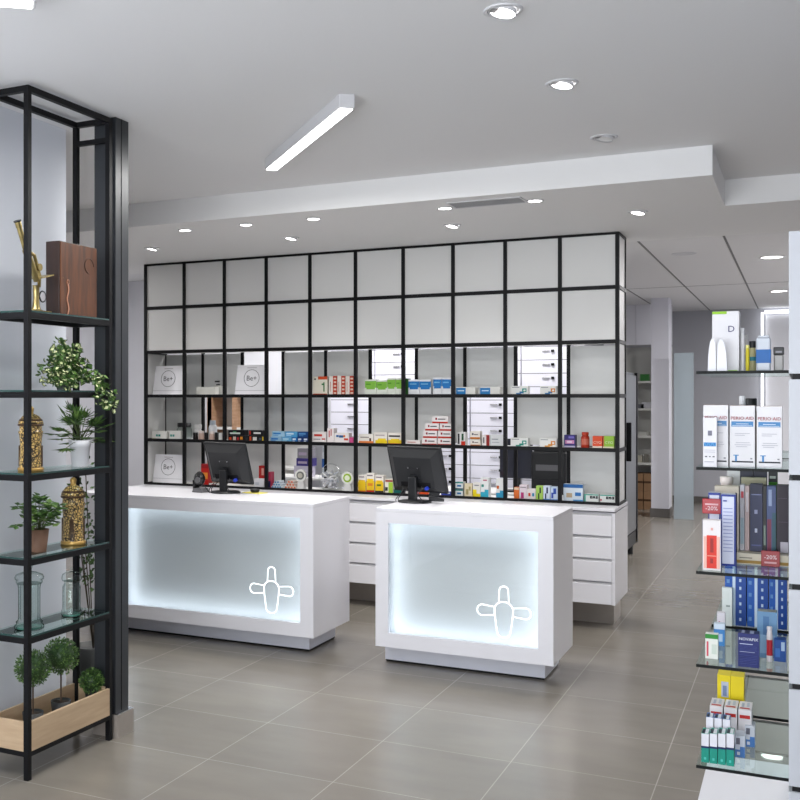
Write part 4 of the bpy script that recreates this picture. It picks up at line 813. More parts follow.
# plants
def rnd(a): return random.uniform(-a, a)
def ivy():
    y, _ = at_x(64, 380, -2.99)
    t = thing('trailing_ivy_plant', 'trailing cream-edged ivy spilling from the second shelf from the top', 'plant', (-2.99, y, SHZ[1]))
    pot(t, .032, .042, .06, mat('dark_pot', (.05, .06, .055), .5))
    st, fo = MB(), MB(); sm = mat('green_stem', hexc('4a5a2c'), .6)
    tips = [(-.10, .11), (-.12, .05), (-.06, .15), (.0, .13), (.04, .12), (.09, .09), (.12, .06), (-.13, -.02), (.08, .03), (-.08, .08), (.02, .08), (.06, -.0), (-.04, .10), (-.11, .0), (.13, -.01), (.0, .03), (.03, .02), (-.05, .04), (-.12, .09), (-.10, -.03), (-.13, .03), (.10, .10), (.05, .05), (-.02, .06)]
    paths = []
    for (dy, dz) in tips:
        dx = rnd(.05) + .02; dy *= 1.12; dz *= 1.2; paths.append([Vector((0, 0, .055)), Vector((dx * .4, dy * .4, .09 + dz * .5)), Vector((dx, dy, .06 + dz))])
    paths.append([Vector((0, 0, .055)), Vector((.04, .10, .10)), Vector((.09, .15, .05)), Vector((.11, .18, -.0)), Vector((.115, .20, -.05)), Vector((.115, .205, -.08))])
    paths.append([Vector((0, 0, .055)), Vector((.06, .06, .08)), Vector((.112, .1, .03)), Vector((.116, .11, -.05))])
    paths.append([Vector((0, 0, .055)), Vector((.05, -.05, .08)), Vector((.1, -.08, .03)), Vector((.09, -.10, .02))])
    for Pp in paths:
        st.tube(Pp, .0016, sm, 5)
        for i in range(len(Pp) - 1):
            for k in range(22):
                p = Pp[i].lerp(Pp[i + 1], k / 22) + Vector((rnd(.026), rnd(.026), rnd(.026)))
                d = Vector((rnd(1) + .3, rnd(1), rnd(.8) - .1)); n_ = Vector((rnd(.5) + .8, rnd(.6), .6)); L_ = random.uniform(.022, .038)
                c = random.choice((0, 1, 1)); fo.leaf(p, d, n_, L_, L_ * .85, LG[c]); 
                if random.random() < .8: fo.leaf(p + n_.normalized() * .0012 + d.normalized() * L_ * .1, d, n_, L_ * .72, L_ * .5, LG[random.choice((2, 3, 3))])
    st.build('stems', t); fo.build('foliage', t)
ivy()
def palm_plant(px, z, pytop_pot, label):
    y, zt = at_x(px, pytop_pot, -2.985)
    t = thing('potted_leafy_plant', label, 'plant', (-2.985, y, z)); h = zt - z
    wp = mat('white_ceramic', hexc('e2e2e6'), .3)
    MB().lathe([(.038, 0), (.047, h * .72), (.050, h * .73), (.054, h), (.05, h), (.048, h - .01), (.0001, h - .01)], (0, 0, 0), wp, 28).build('pot', t)
    MB().lathe([(.042, h - .012), (.042, h - .008), (.0001, h - .006)], (0, 0, 0), M_soil, 24).build('soil', t)
    st, fo = MB(), MB(); sm = MAT['green_stem']
    for i in range(34):
        a = 2 * PI * i / 34 + rnd(.2); el = random.uniform(-.25, 1.2); L_ = random.uniform(.08, .15)
        d = Vector((math.cos(a) * math.cos(el), math.sin(a) * math.cos(el), math.sin(el))); b_ = Vector((rnd(.015), rnd(.015), h - .01)); e = b_ + Vector((d.x * min(L_, .09), d.y * L_, d.z * L_ + .01))
        st.tube([b_, b_.lerp(e, .5) + Vector((0, 0, .01)), e], .0016, sm, 5)
        for k in range(9):
            q_ = (k - 4) / 4 * 1.4; side = d.cross(Vector((0, 0, 1))); side = side.normalized() if side.length > .01 else Vector((1, 0, 0))
            dd = (d * math.cos(q_) + side * math.sin(q_) + Vector((0, 0, -.12))).normalized(); fo.leaf(e, dd, Vector((0, 0, 1)), random.uniform(.05, .075), .016, LG[random.choice((0, 1, 1, 2))])
    st.build('stems', t); fo.build('foliage', t)
palm_plant(80, SHZ[2], 440, 'dark green leafy plant in a white pot beside the ornate jar')
def bush(px, z, label):
    y, zt = at_x(px, 529, -2.98)
    t = thing('broad_leaf_plant', label, 'plant', (-2.98, y, z)); h = zt - z
    MB().lathe([(.033, 0), (.045, h), (.041, h), (.040, h - .008), (.0001, h - .008)], (0, 0, 0), mat('terracotta_brown', hexc('6a4e3c'), .7, bump=.2), 24).build('pot', t)
    MB().lathe([(.039, h - .01), (.039, h - .006), (.0001, h - .004)], (0, 0, 0), M_soil, 24).build('soil', t)
    st, fo = MB(), MB()
    for i in range(34):
        a = 2 * PI * random.random(); R_ = random.uniform(.02, .115); zt_ = h + random.uniform(.015, .15) * (1 - R_ * 1.5); e = Vector((max(-.07, min(.085, math.cos(a) * R_)), math.sin(a) * R_, zt_)); b_ = Vector((rnd(.012), rnd(.012), h - .01))
        st.tube([b_, b_.lerp(e, .5) + Vector((0, 0, .015)), e], .0014, MAT['green_stem'], 5)
        for k in range(6):
            q_ = 2 * PI * k / 6; d = Vector((math.cos(q_), math.sin(q_), rnd(.4))); fo.leaf(e + Vector((rnd(.005), rnd(.005), rnd(.01))), d, Vector((.3, 0, 1)), random.uniform(.03, .048), .030, LG[random.choice((0, 1, 1, 2))])
    st.build('stems', t); fo.build('foliage', t)
bush(39, SHZ[3], 'bushy green plant in a brown pot on the shelf below the ornate jar')
# tall dry-looking plant standing behind the gap beside the column
t = thing('tall_floor_plant', 'thin tall leafy plant seen in the gap behind the open shelving', 'plant', (-3.55, 4.95, 0))
MB().lathe([(.09, 0), (.11, .22), (.1, .22), (.095, .2), (.0001, .2)], (0, 0, 0), MAT['black_pot'], 24).build('pot', t)
st, fo = MB(), MB()
for i in range(7):
    bx, by = rnd(.12), rnd(.12); P_ = [Vector((bx * k / 6, by * k / 6, .2 + (.95 + .08 * (i % 3)) * k / 6 * (.7 + .05 * i))) for k in range(7)]; st.tube(P_, .003, mat('dry_stem', hexc('3c3222'), .8), 5)
    for k in range(3, 7):
        for j in range(9): fo.leaf(P_[k] + Vector((rnd(.03), rnd(.03), rnd(.07))), Vector((rnd(1), rnd(1), rnd(1))), Vector((0, -1, .5)), .035, .02, LG[random.choice((0, 0, 1))])
st.build('stems', t); fo.build('foliage', t)

# ------------------------------------------------------------------ gondola with glass shelves
QX0, QX1, QY0 = -.262, -.027, 3.30
GSH = [1.704, 1.43, 1.132, .866, .577]
t = thing('display_gondola', 'white display gondola with glass shelves of boxed products', 'shelving', (QX1, QY0, 0))
def Q(mb, x0, x1, y0, y1, z0, z1, m): return mb.box(x0 - QX1, x1 - QX1, y0 - QY0, y1 - QY0, z0, z1, m)
zs = [0] + [v for v in (.56, .84, 1.112, 1.41, 1.686)] + [2.09]
for a, b_ in zip(zs[:-1], zs[1:]):
    Q(MB(), QX1, QX1 + .34, QY0 - .03, QY0 + 1.35, a + .008, b_ - .008, mat('gondola_panel', hexc('abaeb4'), .4)).build('white_panel', t)
Q(MB(), QX1 + .008, QX1 + .33, QY0 - .022, QY0 + 1.34, .02, 2.08, M_black).build('black_core', t)
Q(MB(), -.32, QX1, QY0 + .02, QY0 + 1.35, 0, .2, M_white).build('base_deck', t)
BAY = [(QY0, QY0 + .56), (QY0 + .60, QY0 + 1.16)]
for bi, (ya, yb) in enumerate(BAY):
    for z in GSH:
        if bi == 1 and z > 1.5: continue
        gsh = Q(MB(), QX0, QX1, ya + .004, yb - .003, z - .008, z, M_glass).build('glass_shelf', t)
        e = Q(MB(), QX0 - .0005, QX1, ya, ya + .004, z - .0082, z, M_edgeb); e.build('glass_edge', gsh); Q(MB(), QX0 - .0005, QX1, yb - .003, yb, z - .0082, z, M_edgeb).build('glass_edge', gsh)
GG = 'boxed products on the glass shelves'
def gc(k, px0, px1, pyt, y, label, body, decals=(), texts=(), d=.05, rotz=0, z=None, name='product_box', top=None, side=None, cat='box', group=GG):
    a, _ = at_y(px0, pyt, y); b_, _ = at_y(px1, pyt, y); _, zt = at_y((px0 + px1) / 2, pyt, y); zb = GSH[k] if z is None else z
    return carton(name, label, (a + b_) / 2, y, zb + .0004, (b_ - a) * .985, d, zt - zb, body, decals, texts, rotz, group, cat, top, side)
# top shelf
gc(0, 712, 739, 311.5, 3.40, 'tall white toothbrush box with lime green corners on the top glass shelf', 'e9e8ea', [(0, .55, .955, 1, 'a8d43c'), (.6, .95, 0, .02, 'a8d43c')], [('D', .72, .70, .026, '3a2c7c')], d=.085, side=[(0, .25, .1, .4, 'c8c8cc')])
def brush(px0, px1, pyt, y, label, flip):
    a, _ = at_y(px0, pyt, y); b_, _ = at_y(px1, pyt, y); _, zt = at_y((px0 + px1) / 2, pyt, y); h = zt - GSH[0]; w_ = b_ - a
    s_ = -1 if flip else 1
    poly = [(0, 0), (w_, 0), (w_ * .98, h * .5), (w_ * .92, h * .85), (w_ * .75, h * .98), (w_ * .5, h), (w_ * .28, h * .9), (w_ * .12, h * .65), (w_ * .03, h * .35)]
    if flip: poly = [(w_ - u, v) for u, v in poly][::-1]
    o = MB().prism([(u - w_ / 2, v) for u, v in poly], 0, .018, H('ececf0', .25), 'y').build('sonic_brush_handle', None, ((a + b_) / 2, y, GSH[0] + .0004)); tag(o, label, 'toothbrush', 'white curved brush handles')
brush(707.8, 716, 338.5, 3.345, 'white curved brush handle leaning at the outer end of the top glass shelf', False)
brush(716.8, 727, 339.5, 3.345, 'white curved brush handle in front of the toothbrush box', True)
for i, (a, b_, tp, y, l, bc, cc) in enumerate(((740.5, 744.5, 328, 3.42, 'tall white tube beside the toothbrush box', 'ecebec', 'e2e2e4'), (744.5, 748, 335, 3.5, 'second white tube, slightly shorter, behind the tall one', 'e6e4e2', 'dcdcdc'), (745.5, 749.5, 345, 3.40, 'small yellow tube on the top glass shelf', 'd8cc3c', 'e8e49c'))):
    bottle('toothpaste_tube', l, a, b_, tp, y, GSH[0] + .0004, H(bc), H(cc), capfrac=.12, neck=.8, group='tubes on the top glass shelf', cat='tube')
bottle('mouthwash_bottle', 'small bottle with black cap and pale patterned label on the top glass shelf', 748.7, 756, 341, 3.44, GSH[0] + .0004, H('cfc9a0'), M_dark, capfrac=.22, neck=.8, band=(.45, .62, H('3f9aa8')), cat='bottle', group='bottles on the top glass shelf')
x0, _ = at_y(756.3, 335, 3.38); x1, zt = at_y(770.6, 335, 3.38)
t = thing('mouthwash_bottle', 'translucent bottle with a wide blue label on the top glass shelf', 'bottle', ((x0 + x1) / 2, 3.40, GSH[0] + .0004), 0, 'bottles on the top glass shelf'); hw = (x1 - x0) / 2; h = zt - GSH[0]
MB().box(-hw, hw, -.018, .018, 0, h * .93, H('cdd2da', .2), bev=.004).box(-hw * .8, hw * .8, -.014, .014, h * .93, h, H('d6dae0', .2), bev=.003).build('body', t)
MB().box(-hw - .0007, hw + .0007, -.0187, .0187, h * .22, h * .6, H('1f78b8')).build('label_band', t)
x0, _ = at_y(773.3, 347, 3.40); x1, zt = at_y(784, 347, 3.40)
t = thing('glass_cologne_bottle', 'square grey bottle with black cap next to the gondola panel', 'bottle', ((x0 + x1) / 2, 3.42, GSH[0] + .0004), 0, 'bottles on the top glass shelf'); hw = (x1 - x0) / 2; h = zt - GSH[0]
MB().box(-hw * .92, hw * .92, -.015, .015, 0, h * .68, H('a8a6a4', .15), bev=.003).build('body', t); MB().box(-hw, hw, -.016, .016, h * .68, h, M_dark, bev=.002).build('cap', t); MB().box(-hw * .6, hw * .6, -.0168, -.016, h * .76, h * .84, H('a8a8ae')).build('cap_mark', t)
# PERIO-AID boxes
for i, (a, b_) in enumerate(((703.2, 728.4), (729.6, 755), (756.6, 782.2))):
    gc(1, a, b_, 405.3 + i * .6, 3.345, ['white mouthwash box partly behind the slim checked carton', 'white mouthwash box in the middle of the row of three', 'white mouthwash box nearest the gondola panel'][i], 'ecebed',
       [(.06, .94, .66, .745, '5f9ccb'), (.08, .94, .075, .1, '20263a'), (.14, .36, .185, .2, '5f9ccb'), (.21, .29, .095, .2, '5f9ccb'), (.2, .8, .545, .552, 'b8b8c2'), (.2, .6, .515, .522, 'b8b8c2'), (.24, .8, .395, .402, 'b8b8c2'), (.2, .84, .36, .367, 'b8b8c2'), (.25, .7, .33, .337, 'b8b8c2'), (.25, .75, .70, .71, 'dfeaf4'), (.1, .9, .672, .68, 'dfeaf4'), (.82, .9, .13, .15, '9a9aa4')],
       [('PERIO·AID', .5, .795, .0130, 'b0304a')], d=.075, name='mouthwash_box', group='row of three white mouthwash boxes', cat='box', top=[(0, 1, 0, 1, 'b59a86')])
o = gc(1, 703, 716.8, 418, 3.312, 'slim white carton with a blue checked band, in front of the mouthwash boxes', 'eeedf0', [(0.05, .95, .42, .5, '5fa8d8')] + [(.05 + .15 * k, .12 + .15 * k, .43 + .025 * (k % 2), .455 + .025 * (k % 2), '2f78b8') for k in range(6)] + [(.35, .65, .64, .74, '8a8a9a'), (.1, .9, .34, .346, 'a8a8b4'), (.1, .9, .3, .306, 'a8a8b4'), (.15, .3, .2, .22, '55555f'), (.45, .55, .2, .22, '55555f'), (.7, .85, .2, .22, '55555f'), (.1, .8, .1, .11, 'b8b8c4')], d=.022, name='slim_carton')
bottle('white_capped_bottle', 'white bottle cap rising behind the mouthwash boxes', 736, 748, 396, 3.48, GSH[1] + .0004, H('e8e4e6'), H('f0f0f2'), capfrac=.12, neck=.45, group='bottles behind the mouthwash boxes')
bottle('black_capped_bottle', 'black bottle cap rising behind the mouthwash boxes', 744.5, 757, 398.3, 3.60, GSH[1] + .0004, H('c8b8b0'), M_dark, capfrac=.12, neck=.8, group='bottles behind the mouthwash boxes', capr=.95)
# third shelf
gc(2, 702.6, 720.8, 520.5, 3.33, 'white carton with a red-orange vertical label at the edge of the third glass shelf', 'f0ecec', [(.22, .78, .04, .70, 'e2452c'), (.42, .6, .36, .64, 'b02c24'), (.42, .58, .14, .24, 'b02c24'), (.25, .75, .28, .3, 'f0a090'), (.05, .22, .04, .68, 'f4c8bc'), (.78, .95, .04, .68, 'f4c8bc'), (.45, .58, .8, .85, 'e8b8b0')], d=.04, name='red_label_carton', side=[(0, 1, 0, 1, '4a5a9a')])
gc(2, 708.3, 720.3, 492.8, 3.50, 'white blue-framed carton behind the red price tag', 'e6e9f6', [(0, .09, 0, 1, '3550a8'), (.91, 1, 0, 1, '3550a8'), (0, 1, .965, 1, '3550a8')], d=.03, name='blue_framed_carton', group='blue-framed cartons')
gc(2, 720.9, 735.6, 494.6, 3.44, 'white blue-framed carton standing beside the cream products', 'e2e6f6', [(0, .08, 0, 1, '3550a8'), (.90, 1, 0, 1, '3550a8'), (0, 1, .97, 1, '3550a8'), (0, 1, 0, .03, '3550a8')] + [(.15, .8, .2 + .05 * k, .21 + .05 * k, 'a6b0d8') for k in range(13)] + [(.15, .4, .9, .92, '5a6ab0')], d=.04, name='blue_framed_carton', group='blue-framed cartons', side=[(0, 1, 0, 1, '3550a8')])
x, z = at_y(711.5, 514, 3.47)
tag(MB().box(-.0255, .0255, 0, .004, 0, .045, H('c02c3c', .3), bev=.002).box(-.018, .018, -.001, 0, .026, .031, H('e8c0c4')).text('-20%', .017, Matrix.Translation((0, -.0012, .016)) @ TEXTM, H('f4e4e6')).build('price_tag', None, (x, 3.475, z)), 'red discount tag clipped above the red-label carton', 'price tag', 'red discount tags')
gc(2, 714.5, 739, 486.5, 3.56, 'cream carton with dark lettering behind the blue-framed cartons', 'e4dccf', [(.0, 1, .93, 1, 'd8d0c2'), (.84, .93, 0, .92, '4a4448')], [('acer', .62, .87, .024, '33302e'), ('o', .32, .86, .022, 'c86a2c')], d=.05, name='cream_carton')
bottle('white_capped_jar', 'squat white jar cap just under the second glass shelf', 719.5, 733, 477, 3.66, GSH[2] + .0004, H('e6dcd8'), H('ece4e0'), capfrac=.08, neck=.85)
gc(2, 727, 740, 470.5, 3.72, 'tall pale carton behind the squat white jar', 'dcdcdc', d=.03)
for i, (a, b_, tp, bc, dc, l) in enumerate(((740, 744.5, 485, 'c8c6cc', [(0.1, .9, .1, .5, 'a8b8c0'), (.2, .8, .8, .9, 'c04a5a')], 'slim pale grey carton with red mark on the third glass shelf'), (745, 749.3, 486, 'c9b6b4', [(.2, .8, .6, .9, 'd8d0d4')], 'slim pinkish carton beside the navy one'),
        (750, 762.6, 484.5, '3c4468', [(0, 1, .86, 1, '2a3050'), (.1, .9, .84, .852, '9aa0c0'), (.35, .6, .56, .62, 'a8acc8'), (.38, .58, .28, .34, 'd0d4e4'), (.1, .9, .08, .1, '6a70a0')], 'navy carton with small white marks on the third glass shelf'), (763, 766.3, 486, '2c2a2c', [(.2, .8, .1, .4, '8a9a90')], 'slim black carton beside the navy one'), (766.6, 776, 486.5, '5a6a92', [(.2, .55, .7, .95, 'a8b4d0'), (0.05, .5, 0, .5, '8a3a5a'), (.6, 1, 0, .6, '3a6a78')], 'blue and maroon carton with a swirl on the third glass shelf'), (776.5, 789.5, 485.5, '3a2c40', [(.1, .9, .45, .46, '5a4a60'), (.3, .9, .0, .16, 'c8c4cc'), (.1, .8, .8, .81, '5a4a60')], 'dark purple carton against the gondola panel'))):
    gc(2, a, b_, tp, 3.55, l, bc, dc, d=.05, name='cosmetic_carton', z=GSH[2] + .034 if i < 6 else None)
x0, _ = at_y(736.5, 530, 3.50); x1, _ = at_y(789, 530, 3.50)
carton('flat_product_box', 'flat cream and gold box lying under the upright cosmetic cartons', (x0 + x1) / 2, 3.50, GSH[2] + .0004, x1 - x0 - .002, .11, .0325, 'ddd6c6', [(0, 1, .1, .38, 'b0924a'), (.05, .3, .55, .65, '9a9488')], group=GG)
x, z = at_y(770.5, 545.5, 3.49)
tag(MB().box(-.0245, .0245, 0, .003, 0, .046, H('a82836', .3), bev=.001).text('-20%', .017, Matrix.Translation((0, -.0012, .027)) @ TEXTM, H('f0e0e2')).box(-.016, .016, -.001, 0, .009, .014, H('e0b8bc')).build('price_tag', None, (x, 3.485, GSH[2] + .0004)), 'red discount tag standing before the flat cream and gold box', 'price tag', 'red discount tags')
for i, (a, b_, tp, bc, l, dc) in enumerate(((740, 753, 471, '222846', 'navy box with white dots under the second glass shelf, one farther from the panel', [(.15, .3, .3, .6, 'd0d4e0'), (.55, .75, .3, .6, 'd0d4e0')]), (753.4, 767, 471, '222846', 'navy box with white dots under the second glass shelf, one next to the green box', [(.1, .5, .35, .6, 'c0c4d4'), (.7, .85, .3, .6, 'd0d4e0')]), (768.3, 777.6, 472, '4c9a22', 'bright green box with dark top under the second glass shelf', [(0, 1, .88, 1, '1c2a30'), (.15, .8, .92, .95, 'c8d0c8')]))):
    gc(2, a, b_, tp, 3.72, l, bc, dc, d=.05, name='boxed_cream')
gc(2, 741, 766.5, 478, 3.66, 'beige carton between the navy boxes and the upright cosmetic cartons', 'b8b49c', d=.03)
# fourth shelf, both bays: big blue boxes and small cartons
BB = [(0, .36, .0, 1, '2670c0'), (.36, .5, 0, 1, 'd6e6f4'), (.5, 1, 0, 1, '1f5fae')] + [(.68, .78, .08 + .13 * k, .13 + .13 * k, 'cfe0f2') for k in range(7)] + [(.08, .22, .1 + .2 * k, .16 + .2 * k, '7aa6d8') for k in range(4)]
for i, (a, b_, tp, y, dz) in enumerate(((727, 747, 571, 3.72, 0), (748, 769, 572, 3.72, 0), (769.5, 789, 573, 3.72, 0))):
    pass
YB = 3.92
xs = [at_y(p, 571, YB)[0] for p in (724.5, 746.5, 768.5, 787.5)]
for i in range(3):
    carton('tall_blue_box', ['tall blue box with white stripe at the outer end of the fourth glass shelf', 'tall blue box with white stripe in the middle of the fourth glass shelf', 'tall blue box with white stripe against the gondola panel'][i], (xs[i] + xs[i + 1]) / 2, YB, GSH[3] + .0004, xs[i + 1] - xs[i] - .003, .12, .2, '2468b4', BB, group='tall blue boxes on the fourth glass shelf')
for (a, b_, pb, pt, l, bc, dc) in ((705.3, 718, 659, 634.5, 'white carton with green cap band at the outer corner of the fourth glass shelf', 'eceee8', [(0, 1, .82, 1, '3fa048'), (.1, .25, .1, .7, 'd86a7a'), (.5, .9, .2, .6, 'd8e0d6')]),
        (713.8, 724.8, 646, 624, 'pale blue and white carton behind the green-capped one', 'dfe9f4', [(0, 1, 0, .75, '5c9fd6'), (.15, .8, .2, .55, 'c4daee')]),
        (717, 725, 634, 613, 'small white carton with red dots, third along the shelf edge', 'e8e4ea', [(.2, .4, .3, .6, 'c87a9a')]),
        (722, 732, 626, 588, 'slim tall white carton with green strokes, farthest along the fourth shelf edge', 'e6ecea', [(.1, .3, .1, .35, '2f8a5a'), (.4, .8, .5, .55, 'a8b4b0')])):
    x, y = at_z((a + b_) / 2, pb, GSH[3]); xa, _ = at_y(a, pt, y); xb, _ = at_y(b_, pt, y); _, zt = at_y((a + b_) / 2, pt, y)
    carton('small_carton', l, (xa + xb) / 2, y, GSH[3] + .0004, xb - xa, .03, max(.03, zt - GSH[3]), bc, dc, group='small cartons along the shelf edge', rotz=0)
x, y = at_z(748.5, 667.5, GSH[3])
_, zt = at_y(748, 634, y)
carton('dental_box', 'navy blue box with white lettering on the fourth glass shelf', x, y, GSH[3] + .0004, at_y(757.5, 640, y)[0] - at_y(736.5, 640, y)[0], .05, zt - GSH[3], '2a3a80', [(.08, .7, .68, .7, 'c8d0e8'), (.08, .8, .45, .46, 'c8d0e8')] + [(.08, .9, .5 + .04 * k, .508 + .04 * k, '4a5aa0') for k in range(4)] + [(.08, .9, .1 + .05 * k, .108 + .05 * k, '4a5aa0') for k in range(6)], [('NOVAFIX', .5, .84, .0115, 'e8ecf6')], top=[(.0, 1, 0, 1, '242f66'), (.15, .3, .1, .9, 'a8aec8'), (.55, .75, .1, .9, 'a8aec8')], group=GG)
x, y = at_z(763, 657, GSH[3])
carton('clear_plastic_pack', 'clear plastic pack with a silver foil top beside the navy box', -.085, 3.47, GSH[3] + .0004, .052, .045, .135, '7fa4c4', [(.1, .9, .1, .5, '9cbcd6'), (.3, .6, .5, .9, '5f88b0')], top=[(.05, .95, .05, .95, 'b8b8b4')], group=GG)
bottle('toothpaste_tube', 'white tube with red lettering on the fourth glass shelf', 766.5, 772.5, 627, 3.42, GSH[3] + .0004, H('ece8ea'), H('e0dce0'), capfrac=.1, neck=.8, band=(.2, .7, H('c8404c')), cat='tube')
gc(3, 774, 786, 640, 3.44, 'bright blue carton next to the gondola panel on the fourth glass shelf', '1f66b0', [(.1, .5, .2, .6, '4a8ad0'), (.6, .9, .5, .9, 'c4d8ee')], d=.05)
# fifth shelf
for i in range(4):
    a = 701.3 + i * 8.35; x, y = at_z(a + 3.9, 763.2 + i * .9, GSH[4]); y = 3.335
    xa, _ = at_y(a, 740, y); xb, _ = at_y(a + 7.6, 740, y); _, zt = at_y(a + 4, 734, y)
    carton('teal_toothpaste_carton', ['teal and white carton at the outer end of the front row, lowest glass shelf', 'second teal and white carton of the front row, lowest glass shelf', 'third teal and white carton of the front row, lowest glass shelf', 'last teal and white carton of the front row, beside the blue-cornered pack'][i], (xa + xb) / 2, y, GSH[4] + .0004, (xb - xa) * .97, .06, zt - GSH[4], 'e8e8ee', [(0, 1, 0, .5, '1fa594'), (0, 1, .5, .57, '22386e'), (.35, .65, .1, .18, '6fd0c4')],
           top=[(0, 1, 0, 1, '2fae9a'), (.05, .45, .05, .75, '22304a'), (.45, .9, .05, .9, 'e6eaee')], group='front row of teal cartons', side=[(0, 1, 0, .5, '1fa594'), (0, 1, .5, .57, '22386e')])
for i in range(3):
    xa, _ = at_y(706 + i * 8.3, 740, 3.42); xb, _ = at_y(713.5 + i * 8.3, 740, 3.42)
    carton('blue_toothpaste_carton', ['blue-topped carton in the second row, outermost', 'blue-topped carton in the second row, middle', 'blue-topped carton in the second row, innermost'][i], (xa + xb) / 2, 3.42, GSH[4] + .0004, (xb - xa) * .97, .05, .108, 'e8e8ee', [(0, 1, 0, .5, '2f7ac0')], top=[(0, 1, 0, 1, '2f7ab8'), (.1, .4, .05, .75, '22304a'), (.45, .85, .05, .9, 'e6eaee')], group='second row of blue-topped cartons')
for i in range(3):
    xa, _ = at_y(709.5 + i * 14.3, 710, 3.56); xb, _ = at_y(723 + i * 14.3, 710, 3.56)
    carton('red_script_carton', ['white carton with red script top, outermost of three', 'white carton with red script top, middle of three', 'white carton with red script top, innermost of three'][i], (xa + xb) / 2, 3.56, GSH[4] + .0004, (xb - xa) * .97, .1, .105, 'ebe8ea', [(.1, .9, .75, .85, 'c8403c')], top=[(.1, .85, .12, .26, 'c8403c'), (.2, .4, .35, .8, 'b8c0d0'), (.6, .8, .4, .85, 'c8d0dc')], group='three white cartons with red script')
for i in range(2):
    xa = at_y((734.5, 745)[i], 740, (3.42, 3.56)[i])[0]
    carton('blue_corner_pack', ['white pack with blue corner beside the teal cartons', 'white pack with blue corner behind the first one'][i], xa + .014, (3.43, 3.56)[i] if i == 0 else 3.545, GSH[4] + .0004, .026, .06, .062, 'e4e8f0', [(0, 1, 0, .35, '6a9ad4'), (.5, 1, .35, .5, '6a9ad4'), (.2, .5, .1, .25, 'f0f4fa'), (.1, .5, .6, .9, '8a8a96')], group='blue-cornered packs')
xa, _ = at_y(717.2, 690, 3.72); xb, _ = at_y(744, 690, 3.72)
for i in range(2):
    for j in range(2):
        carton('yellow_carton', [['lower yellow carton at the outer end of the lowest glass shelf', 'lower yellow carton closer to the gondola panel'], ['upper yellow carton with a pale label patch', 'upper yellow carton closer to the gondola panel']][j][i], xa + (xb - xa) * (.25 + .5 * i), 3.72, GSH[4] + .0006 + j * .083, (xb - xa) * .49, .1, .082, 'f0dc20', [(.3, .85, .15, .75, 'c8ccd8'), (.42, .72, .2, .6, '8a9ab8')] if (i, j) == (0, 1) else [(.1, .9, .1, .13, 'd0b81c')], group='four yellow cartons stacked on the lowest glass shelf', side=[(.2, .8, .2, .8, 'b8a030')])

# ------------------------------------------------------------------ rear room
# tall grey fridge with black handle
yf0, _ = at_x(626, 400, -1.5); yf1, zf = at_x(637, 373, -1.5)
t = thing('tall_grey_fridge', 'tall grey refrigerator with black handle behind the open end of the grid', 'fridge', (-1.5, yf0 - .25, 0)); L_ = yf1 - yf0 + .25
fg = mat('fridge_grey', hexc('484b50'), .35)
MB().box(-.65, -.03, 0, L_, .12, zf, fg, bev=.006).build('body', t)
dd = MB().box(-.028, 0, .01, L_ - .05, .26, zf - .03, mat('fridge_door', hexc('505358'), .3), bev=.004).build('door', t)
MB().box(0, .045, .27, .30, 1.0, 1.38, M_black, bev=.004).build('handle', dd); MB().box(-.02, .008, L_ - .05, L_, .12, zf, M_black).build('door_seal', t)
MB().box(-.03, -.002, .01, L_ - .05, .12, .25, M_dark).build('grille', t)
for y in (.06, L_ - .08): MB().cyl((-.06, y, 0), (-.06, y, .12), .03, M_dark).build('foot', t); MB().cyl((-.6, y, 0), (-.6, y, .12), .03, M_dark).build('foot', t)
t = thing('label_printer', 'small black device lying on top of the grey fridge', 'device', (-1.72, yf0 + .25, zf)); MB().box(-.15, .15, -.15, .25, 0, .14, M_dark, bev=.01).build('body', t); MB().box(-.12, .12, -.1, .2, .14, .15, M_dark2).build('lid', t)
# storage niche
NY = 16.3
def nz(py): return at_y(645, py, NY)[1]
t = thing('storage_rack', 'pale storage rack with four shelves beside the far column', 'shelving', (-2.55, NY, 0)); rk = mat('rack_grey', hexc('b9b9b4'), .5)
MB().box(0, .9, .4, .42, 0, nz(346), rk).build('back_panel', t); MB().box(0, .02, 0, .4, 0, nz(346), rk).build('side_panel', t); MB().box(.88, .9, 0, .4, 0, nz(346), rk).build('side_panel', t)
for py in (382, 409.5, 437, 464): MB().box(.02, .88, 0, .4, nz(py) - .015, nz(py) + .015, rk).build('shelf', t)
t = thing('wall_cabinet', 'white wall cabinet above the storage rack', 'cabinet', (-2.55, NY, nz(345))); hc = CEI - nz(345) - .003
MB().box(0, .9, .02, .42, .002, hc, M_white).build('carcass', t)
for k in range(2): MB().box(.003 + .45 * k, .447 + .45 * k, 0, .02, .004, hc, M_white, bev=.002).build('door', t)
cb = [(629, 643, 470, 488), (629, 643, 488.5, 505), (643.5, 651, 470, 486), (643.5, 651, 486.5, 505)]
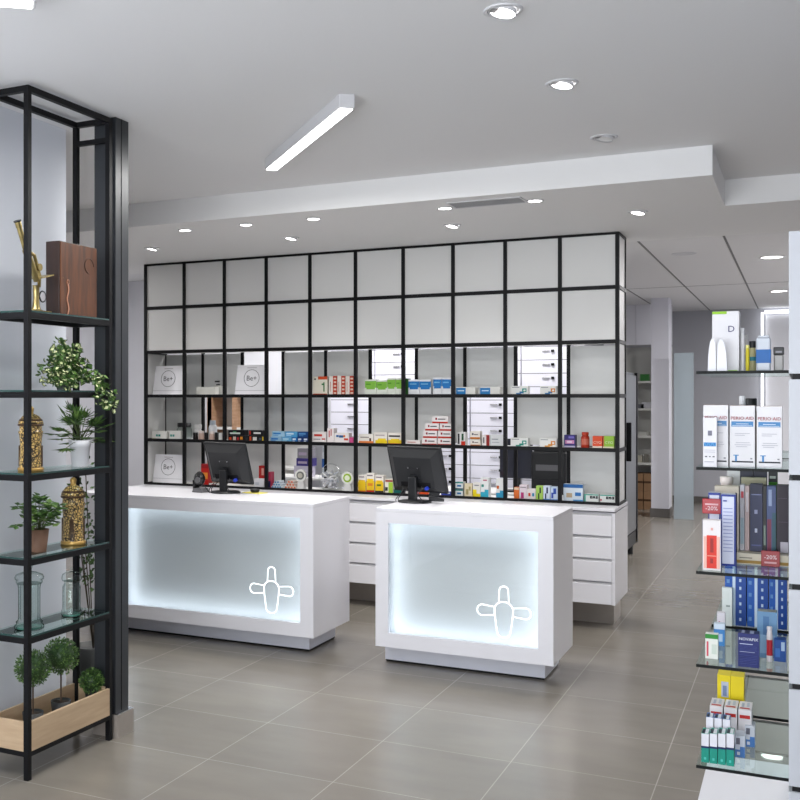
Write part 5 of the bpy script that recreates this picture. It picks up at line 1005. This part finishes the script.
for i, (a, b_, tp, bt) in enumerate(cb):
    xa, _ = at_y(a, tp, NY + .03); xb, _ = at_y(b_, tp, NY + .03); col = i // 2; z0 = 0.001 if i % 2 else .262
    o = MB().box(-.14, .14, 0, .3, 0, .258, M_card).box(-.14, .14, -.001, 0, .12, .15, H('6a5038')).build('cardboard_box', None, (-2.13 + col * .29 - .02, NY + .05, z0)); tag(o, ['upper cardboard box on the floor of the storage rack, fridge side', 'lower cardboard box on the floor of the storage rack, fridge side', 'upper cardboard box on the floor of the storage rack, column side', 'lower cardboard box on the floor of the storage rack, column side'][i], 'box', 'brown cardboard boxes in the storage rack')
for (px, py, w_, h_, c, l) in ((644.5, 382, .12, .1, '4a8a4c', 'green and white packet on the top board of the storage rack'), (646, 409.5, .14, .09, 'c4c4c8', 'white packet on the second board of the storage rack'), (641, 409.5, .08, .06, '8a8a90', 'grey packet on the second board of the storage rack'), (643, 437, .12, .05, 'c9c9c4', 'white packet on the third board of the storage rack'), (640, 464, .06, .1, 'c0bdb0', 'beige bottle-sized packet on the fourth board of the storage rack'), (646, 464, .06, .12, '8a8880', 'grey slim packet on the fourth board of the storage rack')):
    x, _ = at_y(px, py, NY + .1); carton('stored_packet', l, x, NY + .1, nz(py) + .0155, w_, .1, h_, c, group='packets in the storage rack')
# glass partition
xa, za = at_y(674, 353, 15.3); xb, _ = at_y(693, 353, 15.3)
FROST = mat('frosted_blue_glass', hexc('a9b6be'), .3); FROST.node_tree.nodes['Principled BSDF'].inputs['Alpha'].default_value = .6
t = thing('glass_screen', 'pale glass screen standing beside the far column', 'screen', (xa, 15.3, 0)); MB().box(0, xb - xa, 0, .012, .0, za, FROST).build('pane', t); MB().box(xb - xa, xb - xa + .006, 0, .012, 0, za, H('b4c0c6')).build('edge_profile', t)
# lit alcove at the far right
xa, _ = at_y(761, 311, 17.8); xb, _ = at_y(789, 311, 17.8)
t = thing('illuminated_alcove_frame', 'bright light strips outlining the alcove at the far wall', 'light fixture', (xa, 17.8, 0))
M_alc = mat('alcove_glow', (1, 1, 1), .5, emit=(.95, .97, 1), es=1.3)
MB().box(0, .035, 0, .04, 1.4, 2.9, M_alc).build('vertical_strip', t); MB().box(.05, 1.6, 0, .04, 2.88, 2.93, M_alc).build('horizontal_strip', t); MB().box(.06, 1.6, .05, .09, 0, 2.86, M_wall).build('alcove_panel', t)
